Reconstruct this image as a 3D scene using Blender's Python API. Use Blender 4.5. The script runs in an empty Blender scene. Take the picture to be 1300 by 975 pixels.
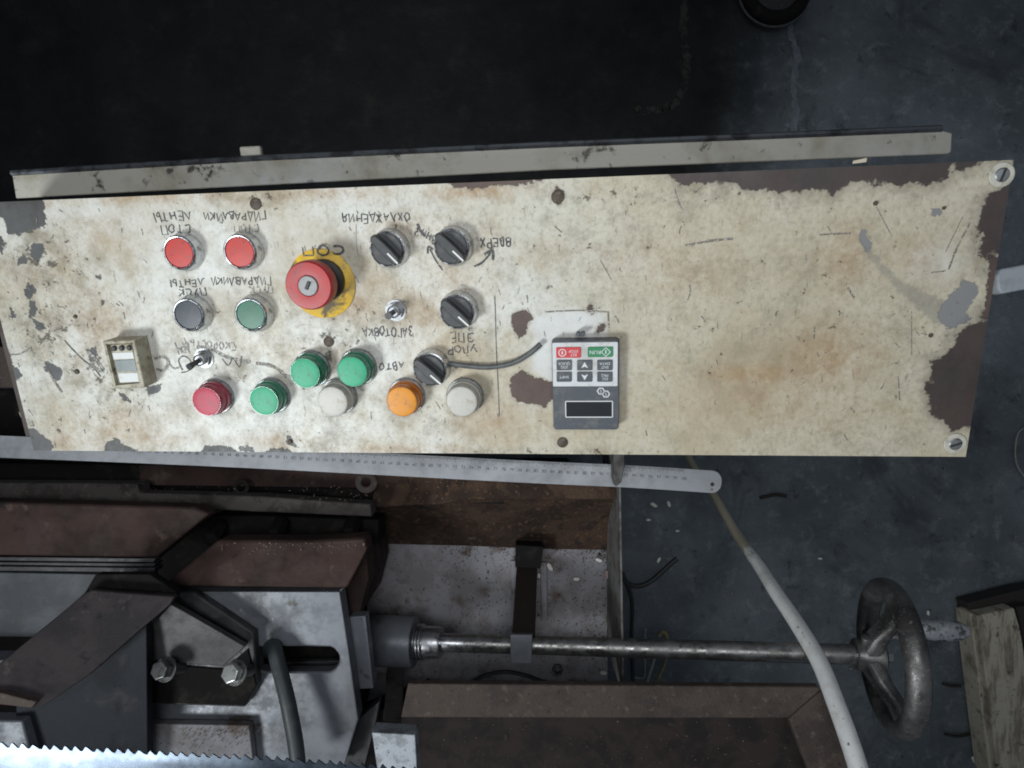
import bpy, bmesh, math, random
import numpy as np
from mathutils import Vector, Matrix
random.seed(7); RNG = np.random.default_rng(11)
R = math.radians
sc = bpy.context.scene
col = sc.collection

# ------------------------------------------------------------------ camera
CAMZ = 1.45                       # phone held level, looking straight down, 1.45 m above the floor
FPX = 850.0
cam = bpy.data.cameras.new('camera'); cam.sensor_width = 36; cam.lens = 36 * FPX / 1300
cam.clip_start = .02; cam.clip_end = 60
camo = bpy.data.objects.new('camera', cam); camo.location = (0, 0, CAMZ); col.objects.link(camo)
sc.camera = camo
# ------------------------------------------------------------------ world, lamps, exposure
w = bpy.data.worlds.new('World'); sc.world = w; w.use_nodes = True
w.node_tree.nodes['Background'].inputs[0].default_value = (.62, .72, .85, 1)
w.node_tree.nodes['Background'].inputs[1].default_value = .125
def area(name, loc, target, size, power, color, sy=None, spread=180):
    l = bpy.data.lights.new(name, 'AREA'); l.energy = power; l.color = color; l.size = size; l.spread = R(spread)
    if sy: l.shape = 'RECTANGLE'; l.size_y = sy
    o = bpy.data.objects.new(name, l); o.location = loc
    o.rotation_euler = (Vector(target) - Vector(loc)).to_track_quat('-Z', 'Y').to_euler(); col.objects.link(o)
    return o
area('ceiling_lamp', (-.10, .12, 2.25), (-.12, .06, .9), .8, 2.45, (.93, .97, 1), .5, 86)
area('work_lamp', (-1.10, -.95, 2.05), (-.10, .02, .9), .42, 3.55, (.92, .98, 1), None, 66)
sc.view_settings.view_transform = 'Standard'; sc.view_settings.look = 'None'
sc.view_settings.exposure = 0; sc.view_settings.gamma = 1
sc.render.engine = 'CYCLES'; sc.cycles.use_denoising = True; sc.cycles.max_bounces = 6; sc.cycles.filter_width = 1.9

# ------------------------------------------------------------------ surveying helpers
def U(px, py, D):                 # a bearing in the photograph and a distance below the lens -> a point in the room
    return Vector(((px - 650) * D / FPX, (487.5 - py) * D / FPX, CAMZ - D))
PW, PH = .78, .2146               # control panel width, height
P0 = Vector((-.0462, .0454, .9246))
PX = Vector((.99304, .00555, .11762)).normalized()
PY = Vector((-.03845, .95963, .27864)); PY = (PY - PX * PY.dot(PX)).normalized()
PN = PX.cross(PY)
PM = Matrix((PX, PY, PN)).transposed().to_4x4(); PM.translation = P0
def PL(px, py, h=0.0):            # panel coordinates of a point seen at px,py and standing h off the panel
    d = U(px, py, 1) - Vector((0, 0, CAMZ)); o = Vector((0, 0, CAMZ)) - (P0 + PN * h)
    t = -o.dot(PN) / d.dot(PN); q = o + d * t
    return q.dot(PX), q.dot(PY)

# ------------------------------------------------------------------ mesh helpers
class MB:
    def __init__(s): s.V = []; s.F = []
    def add(s, V, F):
        n = len(s.V); s.V += [tuple(v) for v in V]; s.F += [tuple(i + n for i in f) for f in F]; return s
    def box(s, c, d, M=None):
        x, y, z = d[0] / 2, d[1] / 2, d[2] / 2
        V = [Vector((a * x, b * y, e * z)) for e in (-1, 1) for a, b in ((-1, -1), (1, -1), (1, 1), (-1, 1))]
        V = [(M @ v if M else v) + Vector(c) for v in V]
        return s.add(V, [(3, 2, 1, 0), (4, 5, 6, 7), (0, 1, 5, 4), (1, 2, 6, 5), (2, 3, 7, 6), (3, 0, 4, 7)])
    def loft(s, A, B):            # solid between two loops (A top, counter-clockwise seen from above)
        n = len(A)
        ar = sum((A[i][0] - A[0][0]) * (A[(i + 1) % n][1] - A[0][1]) - (A[(i + 1) % n][0] - A[0][0]) * (A[i][1] - A[0][1]) for i in range(n))
        if ar < 0: A = A[::-1]; B = B[::-1]
        F = [tuple(range(n)), tuple(range(2 * n - 1, n - 1, -1))]
        F += [(i, n + i, n + (i + 1) % n, (i + 1) % n) for i in range(n)]
        return s.add(list(A) + list(B), F)
    def solid(s, poly, D, thick):  # a slab: outline given by bearings at distance D (number or one per corner), going straight down
        Ds = D if isinstance(D, (list, tuple)) else [D] * len(poly)
        A = [U(x, y, d) for (x, y), d in zip(poly, Ds)]
        return s.loft(A, [a - Vector((0, 0, thick)) for a in A])
    def lathe(s, prof, n=32, M=None, cap=True):
        V = []; F = []
        for r, z in prof:
            for k in range(n):
                a = 2 * math.pi * k / n; V.append(Vector((r * math.cos(a), r * math.sin(a), z)))
        for i in range(len(prof) - 1):
            for k in range(n):
                F.append((i * n + k, i * n + (k + 1) % n, (i + 1) * n + (k + 1) % n, (i + 1) * n + k))
        if cap:
            F.append(tuple(range(n - 1, -1, -1))); m = (len(prof) - 1) * n; F.append(tuple(m + k for k in range(n)))
        if M: V = [M @ v for v in V]
        return s.add(V, F)
    def tube(s, path, rad, n=10, flat=1.0):
        P = [Vector(p) for p in path]; m = len(P); rr = rad if isinstance(rad, (list, tuple)) else [rad] * m
        T = [(P[min(i + 1, m - 1)] - P[max(i - 1, 0)]).normalized() for i in range(m)]
        nrm = T[0].orthogonal().normalized(); V = []; F = []
        for i in range(m):
            nrm = (nrm - T[i] * nrm.dot(T[i])).normalized(); b = T[i].cross(nrm)
            for k in range(n):
                a = 2 * math.pi * k / n; V.append(P[i] + (nrm * math.cos(a) + b * math.sin(a) * flat) * rr[i])
        for i in range(m - 1):
            for k in range(n):
                F.append((i * n + k, i * n + (k + 1) % n, (i + 1) * n + (k + 1) % n, (i + 1) * n + k))
        F.append(tuple(range(n - 1, -1, -1))); F.append(tuple((m - 1) * n + k for k in range(n)))
        return s.add(V, F)
    def plate(s, outer, holes, z0, z1):   # flat plate in xy with holes
        bm = bmesh.new(); E = []
        loops = [outer] + holes
        for L in loops:
            vs = [bm.verts.new((x, y, z1)) for x, y in L]
            E += [bm.edges.new((vs[i], vs[(i + 1) % len(vs)])) for i in range(len(vs))]
        bmesh.ops.triangle_fill(bm, use_beauty=True, edges=E, normal=(0, 0, 1))
        bm.verts.index_update(); base = [tuple(v.co) for v in bm.verts]; n = len(base)
        F = []
        for f in bm.faces:
            ids = [v.index for v in f.verts]
            if f.normal.z < 0: ids.reverse()
            F.append(tuple(ids)); F.append(tuple(i + n for i in reversed(ids)))
        bm.free(); k = 0
        for li, L in enumerate(loops):
            ar = sum(L[i][0] * L[(i + 1) % len(L)][1] - L[(i + 1) % len(L)][0] * L[i][1] for i in range(len(L)))
            flip = (ar < 0) ^ (li > 0)
            for i in range(len(L)):
                a, b = k + i, k + (i + 1) % len(L)
                F.append((b, a, a + n, b + n) if flip else (a, a + n, b + n, b))
            k += len(L)
        return s.add(base + [(x, y, z0) for x, y, _ in base], F)
    def ribbon(s, pts, wd, h=0.0):       # a thin raised stroke on the panel plane
        P = [Vector((p[0], p[1])) for p in pts]; m = len(P); V = []; F = []
        for i in range(m):
            t = (P[min(i + 1, m - 1)] - P[max(i - 1, 0)])
            t = t.normalized() if t.length > 1e-9 else Vector((1, 0)); q = Vector((-t.y, t.x)) * (wd[i] if isinstance(wd, list) else wd) / 2
            V += [(P[i].x + q.x, P[i].y + q.y, h), (P[i].x - q.x, P[i].y - q.y, h)]
        F = [(2 * i, 2 * i + 1, 2 * i + 3, 2 * i + 2) for i in range(m - 1)]
        return s.add(V, F)
    def build(s, name, mat, parent=None, loc=None, bevel=0, sharp=35, seg=2, M=None):
        me = bpy.data.meshes.new(name)
        off = Vector(loc) if loc is not None else Vector((0, 0, 0))
        me.from_pydata([(v[0] - off[0], v[1] - off[1], v[2] - off[2]) for v in s.V], [], s.F); me.update()
        me.shade_smooth(); me.set_sharp_from_angle(angle=R(sharp))
        me.materials.append(mat)
        o = bpy.data.objects.new(name, me); col.objects.link(o)
        if M is not None: o.matrix_local = M
        elif loc is not None: o.location = off
        if parent:
            o.parent = parent
            if loc is not None and 'panelframe' not in parent: o.location = off - (parent.location if parent.parent is None else Vector((0, 0, 0)))
        if bevel:
            b = o.modifiers.new('bevel', 'BEVEL'); b.width = bevel; b.segments = seg; b.limit_method = 'ANGLE'; b.angle_limit = R(30)
        return o
def tag(o, label=None, cat=None, group=None, kind=None):
    for k, v in (('label', label), ('category', cat), ('group', group), ('kind', kind)):
        if v: o[k] = v
    return o
def empty(name, loc, label=None, cat=None, group=None):
    o = bpy.data.objects.new(name, None); o.location = loc; o.empty_display_size = .02; col.objects.link(o)
    return tag(o, label, cat, group)
def spline(pts, n=8):             # Catmull-Rom through points
    P = [Vector(p) for p in pts]; out = []
    for i in range(len(P) - 1):
        a, b, c, d = P[max(i - 1, 0)], P[i], P[i + 1], P[min(i + 2, len(P) - 1)]
        for k in range(n):
            t = k / n; out.append(.5 * ((2 * b) + (c - a) * t + (2 * a - 5 * b + 4 * c - d) * t * t + (3 * b - a - 3 * c + d) * t ** 3))
    out.append(P[-1]); return out
def axisM(a, b):                  # z axis along a->b, origin a
    a, b = Vector(a), Vector(b); return Matrix.Translation(a) @ (b - a).to_track_quat('Z', 'Y').to_matrix().to_4x4()

# ------------------------------------------------------------------ materials
def nodes(name):
    m = bpy.data.materials.new(name); m.use_nodes = True; nt = m.node_tree
    return m, nt, nt.nodes['Principled BSDF']
def N(nt, t, **kw):
    n = nt.nodes.new(t)
    for k, v in kw.items():
        if k in n.inputs: n.inputs[k].default_value = v
        else: setattr(n, k, v)
    return n
def ramp(nt, fac, lo, hi, a=0., b=1.):
    r = N(nt, 'ShaderNodeMapRange'); r.interpolation_type = 'SMOOTHSTEP'
    nt.links.new(fac, r.inputs[0]); r.inputs[1].default_value = lo; r.inputs[2].default_value = hi
    r.inputs[3].default_value = a; r.inputs[4].default_value = b; return r.outputs[0]
def mathn(nt, op, a, b):
    n = N(nt, 'ShaderNodeMath', operation=op)
    for i, v in enumerate((a, b)):
        if isinstance(v, (int, float)): n.inputs[i].default_value = v
        else: nt.links.new(v, n.inputs[i])
    return n.outputs[0]
def mix(nt, fac, a, b):
    n = N(nt, 'ShaderNodeMix', data_type='RGBA')
    for i, v in ((0, fac), (6, a), (7, b)):
        if isinstance(v, (int, float)): n.inputs[i].default_value = v
        elif isinstance(v, tuple): n.inputs[i].default_value = (*v, 1)
        else: nt.links.new(v, n.inputs[i])
    return n.outputs[2]
def noise(nt, vec, scale, detail=5, rough=.6, dist=0., stretch=None):
    if stretch:
        mp = N(nt, 'ShaderNodeMapping'); nt.links.new(vec, mp.inputs[0]); mp.inputs[3].default_value = stretch; vec = mp.outputs[0]
    n = N(nt, 'ShaderNodeTexNoise', Scale=scale, Detail=detail, Roughness=rough, Distortion=dist); nt.links.new(vec, n.inputs['Vector'])
    return n.outputs[0]
def mat(name, c, rough=.6, metal=0., var=(), bump=None, rvar=None, spec=.5, coat=0., sss=0.):
    # var: (colour, scale, lo, hi[, stretch]) worn/dirty layers picked by noise
    m, nt, b = nodes(name); tc = N(nt, 'ShaderNodeTexCoord').outputs['Object']
    cur = c
    for v in var:
        f = ramp(nt, noise(nt, tc, v[1], 6, .65, .3, v[4] if len(v) > 4 else None), v[2], v[3]); cur = mix(nt, f, cur, v[0])
    if isinstance(cur, tuple): b.inputs['Base Color'].default_value = (*cur, 1)
    else: nt.links.new(cur, b.inputs['Base Color'])
    b.inputs['Metallic'].default_value = metal; b.inputs['Specular IOR Level'].default_value = spec
    b.inputs['Coat Weight'].default_value = coat
    if sss: b.inputs['Subsurface Weight'].default_value = sss; b.inputs['Subsurface Radius'].default_value = (.004, .004, .004); b.inputs['Subsurface Scale'].default_value = 1.
    if rvar: nt.links.new(ramp(nt, noise(nt, tc, rvar[0], 6, .7), .35, .65, rvar[1], rvar[2]), b.inputs['Roughness'])
    else: b.inputs['Roughness'].default_value = rough
    if bump:
        bn = N(nt, 'ShaderNodeBump', Strength=bump[1], Distance=bump[2] if len(bump) > 2 else .001)
        nt.links.new(noise(nt, tc, bump[0], 6, .7), bn.inputs['Height']); nt.links.new(bn.outputs[0], b.inputs['Normal'])
    return m
M = {}
M['chrome'] = mat('chrome_plate', (.62, .63, .65), .3, 1, [((.22, .21, .20), 160, .52, .70)], rvar=(240, .18, .5))
M['dullsteel'] = mat('dull_bezel', (.34, .35, .36), .45, .8, [((.16, .15, .14), 180, .5, .68)])
def cap(name, c, dirt=(.12, .10, .08), amt=.62): return mat(name, c, .42, 0, [(tuple(x * .68 + .035 for x in c), 90, .42, .66), (tuple(x * .35 + .02 for x in c), 130, .58, .72), (dirt, 420, amt - .02, amt + .12)], bump=(500, .15, .0004))
M['red'] = cap('red_plastic', (.52, .045, .035)); M['redstop'] = cap('red_mushroom_plastic', (.43, .030, .032), amt=.60)
M['green_btn'] = cap('dark_green_plastic', (.025, .145, .085)); M['darkblue'] = cap('dark_slate_plastic', (.035, .042, .058))
M['green_lens'] = mat('green_lens', (.018, .34, .17), .45, 0, [((.02, .24, .13), 70, .44, .66), ((.10, .08, .06), 330, .60, .72)], bump=(420, .2, .0005), spec=.4)
M['green_lens_side'] = mat('green_lens_side', (.012, .15, .085), .25, 0, coat=.3)
M['red_lens'] = mat('red_lens', (.43, .025, .06), .45, 0, [((.30, .04, .06), 70, .44, .66), ((.10, .08, .06), 330, .60, .72)], bump=(420, .2, .0005), spec=.4)
M['red_lens_side'] = mat('red_lens_side', (.26, .015, .04), .25, 0, coat=.3)
M['amber_lens'] = mat('amber_lens', (.66, .25, .012), .45, 0, [((.45, .18, .03), 70, .44, .66), ((.10, .08, .06), 330, .60, .72)], bump=(420, .2, .0005), spec=.4)
M['amber_lens_side'] = mat('amber_lens_side', (.42, .12, .008), .25, 0, coat=.3)
M['clear_lens'] = mat('clouded_white_lens', (.50, .48, .43), .45, 0, [((.40, .35, .28), 150, .48, .7), ((.25, .2, .15), 500, .62, .75)], sss=.2, bump=(420, .15, .0004))
M['clear_lens_side'] = mat('clouded_white_lens_side', (.40, .38, .34), .35, 0, [((.26, .22, .18), 200, .48, .7)])
M['black'] = mat('black_plastic', (.028, .029, .031), .5, 0, [((.06, .058, .055), 140, .5, .75)], bump=(500, .15, .0004))
M['lockgrey'] = mat('lock_grey', (.27, .27, .27), .5, .2, [((.17, .165, .16), 300, .5, .7)])
M['knob'] = mat('knob_plastic', (.040, .042, .045), .5, 0, [((.085, .08, .075), 120, .48, .75)], bump=(500, .15, .0004))
M['whiteline'] = mat('white_pointer', (.7, .69, .66), .5)
M['yellow'] = mat('yellow_disc', (.74, .46, .025), .55, 0, [((.42, .28, .06), 60, .42, .66), ((.13, .095, .045), 42, .50, .62), ((.06, .05, .04), 480, .62, .70)])
M['cream_plastic'] = mat('cream_plastic', (.40, .37, .28), .5, 0, [((.24, .205, .14), 70, .44, .64), ((.10, .08, .055), 160, .56, .70)])
M['white_plastic'] = mat('white_plastic', (.62, .63, .62), .5, 0, [((.42, .41, .38), 160, .5, .75)])
M['lcd'] = mat('grey_lcd', (.24, .27, .27), .25, 0, [((.19, .215, .21), 120, .4, .7)])
M['keypad'] = mat('keypad_grey', (.085, .09, .105), .5, 0, [((.16, .155, .15), 60, .48, .72), ((.22, .20, .17), 300, .60, .72)], bump=(900, .1, .0003))
M['keypad_face'] = mat('keypad_face_white', (.58, .59, .60), .5, 0, [((.42, .41, .38), 60, .46, .7), ((.25, .22, .18), 320, .62, .72)])
M['key_grey'] = mat('key_grey', (.075, .082, .095), .45, 0, [((.14, .138, .135), 90, .48, .72)]); M['key_red'] = mat('key_red', (.55, .05, .055), .45); M['key_green'] = mat('key_green', (.035, .21, .09), .45)
M['print'] = mat('white_print', (.62, .63, .63), .5); M['print_dim'] = mat('dim_print', (.20, .21, .22), .5, 0, [((.10, .11, .12), 300, .4, .6)])
M['screen'] = mat('dark_screen', (.022, .025, .03), .35, spec=.25)
M['brownpaint'] = mat('dark_brown_paint', (.056, .033, .028), .7, 0, [((.030, .019, .016), 12, .42, .62), ((.11, .078, .064), 36, .59, .76), ((.02, .017, .015), 60, .60, .72)], bump=(160, .6, .002), rvar=(30, .6, .9), spec=.22)
M['rustpaint'] = mat('rusty_brown_paint', (.092, .066, .054), .75, 0, [((.060, .044, .038), 22, .42, .62), ((.15, .118, .095), 85, .55, .72), ((.035, .028, .024), 160, .58, .68)], bump=(300, .8, .002))
M['rust'] = mat('rust_dust', (.075, .046, .034), .95, 0, [((.036, .024, .019), 9, .42, .60), ((.16, .092, .05), 130, .54, .72), ((.035, .026, .022), 60, .50, .66), ((.13, .11, .10), 55, .62, .75), ((.02, .016, .013), 240, .60, .70)], bump=(200, 1., .004), spec=.15)
M['rust_lit'] = mat('rust_painted_lit', (.095, .060, .042), .95, 0, [((.045, .030, .024), 22, .42, .60), ((.17, .105, .06), 120, .56, .72), ((.03, .022, .018), 70, .56, .70)], bump=(200, 1., .003), spec=.15)  # rust with a lighter colour as though lit, for the tray's top band
M['casting'] = mat('ground_steel', (.175, .183, .205), .48, .2, [((.105, .108, .118), 10, .40, .62), ((.06, .055, .05), 32, .57, .70), ((.28, .285, .30), 70, .62, .74), ((.05, .045, .04), 420, .66, .72)], rvar=(40, .32, .6), bump=(500, .12, .0005))
M['casting2'] = mat('dull_grey_steel', (.12, .127, .138), .6, .1, [((.08, .084, .09), 14, .42, .65), ((.16, .16, .165), 60, .60, .8), ((.04, .037, .035), 200, .62, .70)], bump=(400, .2, .0008), spec=.3)
M['castdark'] = mat('dark_machined_steel', (.070, .069, .072), .5, .3, [((.035, .034, .035), 20, .42, .65), ((.14, .13, .125), 60, .62, .8)], rvar=(50, .35, .65), bump=(400, .2, .0008))
M['cheek'] = mat('cheek_painted_shade', (.016, .018, .023), .5, .1, [((.050, .045, .047), 22, .54, .76), ((.008, .009, .012), 12, .45, .6)], bump=(300, .3, .001), spec=.12)  # arm's side wall in shade, the darkness put into its colour
M['bracketface'] = mat('grey_bracket_steel', (.082, .079, .079), .5, .2, [((.05, .047, .046), 20, .42, .65), ((.18, .17, .165), 60, .62, .8)], rvar=(50, .35, .65), bump=(400, .2, .0008))
M['armdark'] = mat('dark_arm_paint', (.040, .031, .032), .5, .1, [((.022, .018, .020), 18, .42, .62), ((.16, .13, .115), 30, .60, .78), ((.012, .010, .010), 70, .58, .70)], rvar=(40, .45, .75), bump=(300, .25, .001), spec=.3)
M['speckle'] = mat('chip_covered_sheet', (.27, .26, .28), .75, .0, [((.19, .175, .18), 18, .42, .62), ((.11, .082, .068), 30, .52, .70), ((.06, .05, .045), 260, .60, .66), ((.36, .35, .34), 520, .66, .70)], bump=(420, .5, .001))
M['blackgap'] = mat('black_parts_and_shade', (.010, .009, .009), .8, 0, [((.026, .022, .019), 40, .5, .7)], bump=(200, .4, .001), spec=.12)  # near-black for dark parts, and for painted shade on the bracket
M['wallsteel'] = mat('dirty_sheet_steel', (.17, .165, .16), .6, .2, [((.08, .07, .062), 40, .42, .62)], bump=(200, .3, .001))
M['ledgedark'] = mat('dusty_brown_washer', (.042, .034, .030), .85, 0, [((.075, .062, .055), 120, .52, .7)], spec=.2)
M['strap'] = mat('black_brown_strap', (.022, .016, .014), .7, 0, [((.045, .033, .028), 40, .55, .75)], bump=(200, .3, .001), spec=.2)
M['ledge'] = mat('dusty_ledge', (.07, .06, .055), .85, 0, [((.035, .028, .025), 30, .45, .62), ((.13, .115, .105), 90, .58, .72)], bump=(260, .6, .0015))
M['shaft'] = mat('worn_shaft_steel', (.33, .32, .31), .42, .85, [((.19, .175, .16), 45, .45, .65), ((.52, .51, .50), 160, .58, .68)], rvar=(70, .25, .6), bump=(260, .25, .0006))
M['bright'] = mat('turned_steel', (.44, .44, .46), .3, .95, [((.26, .25, .26), 60, .45, .7)], rvar=(60, .22, .45))
M['wheel'] = mat('worn_cast_iron', (.225, .215, .21), .42, .75, [((.10, .092, .087), 16, .42, .66), ((.42, .41, .40), 260, .58, .68)], rvar=(60, .28, .6), bump=(330, .35, .0008))
M['handle'] = mat('chipped_chrome_handle', (.60, .61, .63), .3, .6, [((.17, .16, .15), 95, .50, .60)], rvar=(90, .15, .5), bump=(240, .4, .0008))
M['ruler'] = mat('ruler_steel', (.35, .36, .38), .5, .35, [((.27, .275, .29), 24, .42, .7), ((.25, .22, .21), 140, .66, .76)], rvar=(60, .35, .55))
M['ink'] = mat('engraved_black', (.09, .09, .095), .7, 0, [((.3, .3, .31), 260, .5, .62)])
M['blade'] = mat('saw_blade_steel', (.06, .074, .095), .3, .8, [((.035, .045, .06), 18, .4, .7)], rvar=(30, .20, .32))
M['bolt'] = mat('zinc_bolt', (.66, .66, .64), .35, .9, [((.35, .33, .30), 150, .52, .7)])
M['boltdark'] = mat('oily_bolt', (.20, .20, .20), .4, .8, [((.08, .075, .07), 150, .45, .7)])
M['rubber'] = mat('rubber_hose', (.040, .048, .052), .5, 0, [((.085, .088, .085), 40, .52, .75)], bump=(400, .2, .0006))
M['cable'] = mat('black_cable', (.022, .022, .024), .55, 0, [((.10, .095, .09), 160, .58, .7)])
M['greycable'] = mat('grey_cable', (.10, .105, .105), .55, 0, [((.055, .055, .055), 90, .45, .7)])
M['ywire'] = mat('yellow_wire', (.34, .27, .07), .55, 0, [((.2, .18, .12), 120, .45, .6)])
M['wwire'] = mat('pale_wire', (.38, .36, .32), .55, 0, [((.2, .19, .16), 120, .5, .65)])
M['timber'] = mat('cream_timber', (.50, .45, .36), .85, 0, [((.24, .20, .145), 22, .45, .65, (3, .6, 1)), ((.09, .075, .06), 60, .57, .72), ((.03, .026, .022), 260, .62, .7)], bump=(220, .7, .002))
M['timberend'] = mat('dark_timber_end', (.03, .026, .022), .9, 0, bump=(200, .6, .002))
M['pale'] = mat('pale_plastic', (.55, .58, .62), .5, 0, [((.42, .44, .47), 50, .45, .7)])
M['crumb'] = mat('white_crumb', (.72, .70, .64), .8); M['crumb2'] = mat('tan_crumb', (.27, .21, .165), .9)
M['screwmat'] = mat('brown_screw', (.075, .055, .042), .6, .2, [((.14, .115, .085), 300, .5, .65)], bump=(600, .4, .0006))
M['splinter'] = mat('pale_wood', (.50, .44, .34), .8)

# ink of the marker: worn, lets the paint through
def ink_mat(name, dark, lo, hi, under=(.50, .48, .42)):
    return mat(name, dark, .6, 0, [(under, 700, lo, hi), ((.16, .155, .15), 140, .5, .7)])
M['marker'] = ink_mat('marker_ink', (.045, .046, .048), .57, .72); M['marker_faint'] = ink_mat('faded_marker_ink', (.15, .145, .135), .46, .62)
M['scratch'] = ink_mat('scratch_dirt', (.15, .125, .10), .48, .62)

# ------------------------------------------------------------------ floor
def floor_mat():
    m, nt, b = nodes('concrete_floor'); tc = N(nt, 'ShaderNodeTexCoord').outputs['Object']
    c = mix(nt, ramp(nt, noise(nt, tc, 5, 8, .7), .35, .65), (.098, .115, .130), (.152, .175, .192))
    c = mix(nt, ramp(nt, noise(nt, tc, 24, 9, .78, .2), .50, .66), c, (.205, .230, .245))
    c = mix(nt, ramp(nt, noise(nt, tc, 19, 8, .72, .4), .56, .70), c, (.056, .065, .078))
    c = mix(nt, ramp(nt, noise(nt, tc, 95, 4, .6), .66, .72), c, (.022, .024, .026))
    c = mix(nt, ramp(nt, noise(nt, tc, 140, 4, .6), .70, .74), c, (.22, .23, .22))
    c = mix(nt, mathn(nt, 'MULTIPLY', ramp(nt, noise(nt, tc, 380, 3, .8), .45, .70), .35), c, (.05, .056, .06))
    c = mix(nt, mathn(nt, 'MULTIPLY', ramp(nt, noise(nt, tc, 3.2, 9, .7, .6), .54, .66), .55), c, (.042, .045, .047))
    # soiled ground plus a shadow painted into the colour, operator's side of the machine
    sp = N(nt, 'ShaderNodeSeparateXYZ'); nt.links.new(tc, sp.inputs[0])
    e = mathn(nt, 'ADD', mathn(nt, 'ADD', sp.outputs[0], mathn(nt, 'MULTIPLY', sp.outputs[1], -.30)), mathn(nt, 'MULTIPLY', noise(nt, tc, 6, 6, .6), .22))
    stain_shade = ramp(nt, e, .64, .30); stain_shade = mathn(nt, 'MULTIPLY', stain_shade, ramp(nt, sp.outputs[1], -.02, .06))
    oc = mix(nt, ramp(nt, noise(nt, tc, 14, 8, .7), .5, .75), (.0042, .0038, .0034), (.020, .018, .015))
    c = mix(nt, mathn(nt, 'MULTIPLY', stain_shade, .96), c, oc)
    nt.links.new(c, b.inputs['Base Color']); b.inputs['Specular IOR Level'].default_value = .3
    nt.links.new(ramp(nt, noise(nt, tc, 9, 5, .6), .3, .7, .55, .9), b.inputs['Roughness'])
    bn = N(nt, 'ShaderNodeBump', Strength=.7, Distance=.004); nt.links.new(noise(nt, tc, 75, 10, .8), bn.inputs['Height']); nt.links.new(bn.outputs[0], b.inputs['Normal'])
    return m
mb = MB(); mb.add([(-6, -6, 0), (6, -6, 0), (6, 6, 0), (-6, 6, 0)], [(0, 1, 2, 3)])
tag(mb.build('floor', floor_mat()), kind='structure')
# worn line and crack scars on the concrete, each a thin raised smear
M['scar'] = mat('pale_floor_scar', (.17, .185, .20), .9, 0, [((.12, .138, .16), 45, .35, .55)], bump=(150, .6, .002))
M['scar2'] = mat('yellowish_floor_scar', (.034, .033, .025), .9, 0, [((.006, .006, .006), 60, .40, .60)], bump=(150, .6, .002))
def scar(pts, wd, m, label):
    P = [U(x, y, 1.446) for x, y in pts]; q = spline(P, 10)
    q = [(p.x + random.uniform(-.003, .003), p.y + random.uniform(-.003, .003)) for p in q]
    b = MB(); b.ribbon(q, [wd * random.uniform(.7, 1.3) for _ in q], .0012)
    P0_ = Vector((q[0][0], q[0][1], 0.0)); tag(b.build('floor_stain', m, loc=P0_), label, 'stain')
scar([(1003, 30), (1012, 70), (1008, 110), (1011, 140), (1006, 175)], .013, M['scar'], 'pale crooked streak on the floor below the black ring')
scar([(872, -5), (868, 40), (872, 80), (862, 125), (838, 138), (808, 140)], .016, M['scar2'], 'yellowish bent stain line on the black part of the floor')

# ------------------------------------------------------------------ control box
box = bpy.data.objects.new('control_box', None); col.objects.link(box); box.matrix_world = PM; box['panelframe'] = 1
tag(box, 'worn cream painted control panel with push buttons, lamps, selector knobs and keypad', 'control panel')

def seg_d(X, Y, a, b):
    ax, ay = a; bx, by = b; dx, dy = bx - ax, by - ay; L = dx * dx + dy * dy + 1e-12
    t = np.clip(((X - ax) * dx + (Y - ay) * dy) / L, 0, 1); return np.hypot(X - ax - t * dx, Y - ay - t * dy)
def poly_sd(X, Y, P):             # signed distance, positive inside
    d = np.full(X.shape, 9.); ins = np.zeros(X.shape, bool); n = len(P)
    for i in range(n):
        a, b = P[i], P[(i + 1) % n]; d = np.minimum(d, seg_d(X, Y, a, b))
        cond = ((a[1] > Y) != (b[1] > Y)); ins ^= cond & (X < (b[0] - a[0]) * (Y - a[1]) / (b[1] - a[1] + 1e-12) + a[0])
    return np.where(ins, d, -d)
NX, NY = 521, 144
gx = np.linspace(-PW / 2, PW / 2, NX); gy = np.linspace(-PH / 2, PH / 2, NY); X, Y = np.meshgrid(gx, gy)
def pp(L): return [PL(x, y) for x, y in L]
brown = np.full(X.shape, -.05); dark = np.full(X.shape, -.05); smear = np.full(X.shape, -.05); grey = np.full(X.shape, -.05)
for L in ([(815, 190), (840, 222), (868, 236), (905, 230), (938, 242), (968, 238), (1000, 244), (1045, 248), (1058, 252), (1075, 240), (1098, 230), (1112, 237), (1140, 236), (1172, 240), (1195, 230), (1212, 217), (1252, 208), (1300, 203), (1300, 180), (815, 180)],
          [(1246, 255), (1262, 243), (1300, 228), (1300, 330), (1262, 322), (1250, 346), (1241, 320), (1243, 280)],
          [(1256, 325), (1300, 325), (1300, 405), (1246, 405), (1250, 380), (1257, 345), (1254, 330)],
          [(1180, 478), (1184, 462), (1200, 445), (1216, 425), (1232, 415), (1247, 398), (1300, 390), (1300, 545), (1228, 545), (1214, 546), (1196, 532), (1182, 512), (1176, 495)],
          [(652, 397), (664, 392), (673, 398), (676, 405), (670, 416), (662, 430), (655, 424), (649, 412)],
          [(649, 478), (664, 471), (678, 478), (690, 482), (704, 485), (704, 505), (692, 516), (668, 512), (652, 508), (647, 494)],
          [(560, 226), (575, 236), (600, 239), (640, 237), (690, 231), (690, 222)], [(700, 243), (708, 239), (716, 244), (716, 254), (708, 261), (701, 254)],
          [(742, 392), (750, 386), (754, 392), (752, 398), (745, 397)], [(755, 418), (760, 412), (768, 409), (768, 416), (760, 424), (755, 424)]):
    sd_ = poly_sd(X, Y, pp(L))
    if len(L) > 7 and max(q[0] for q in L) > 1200: dark = np.maximum(dark, sd_)
    else: brown = np.maximum(brown, sd_)
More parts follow.
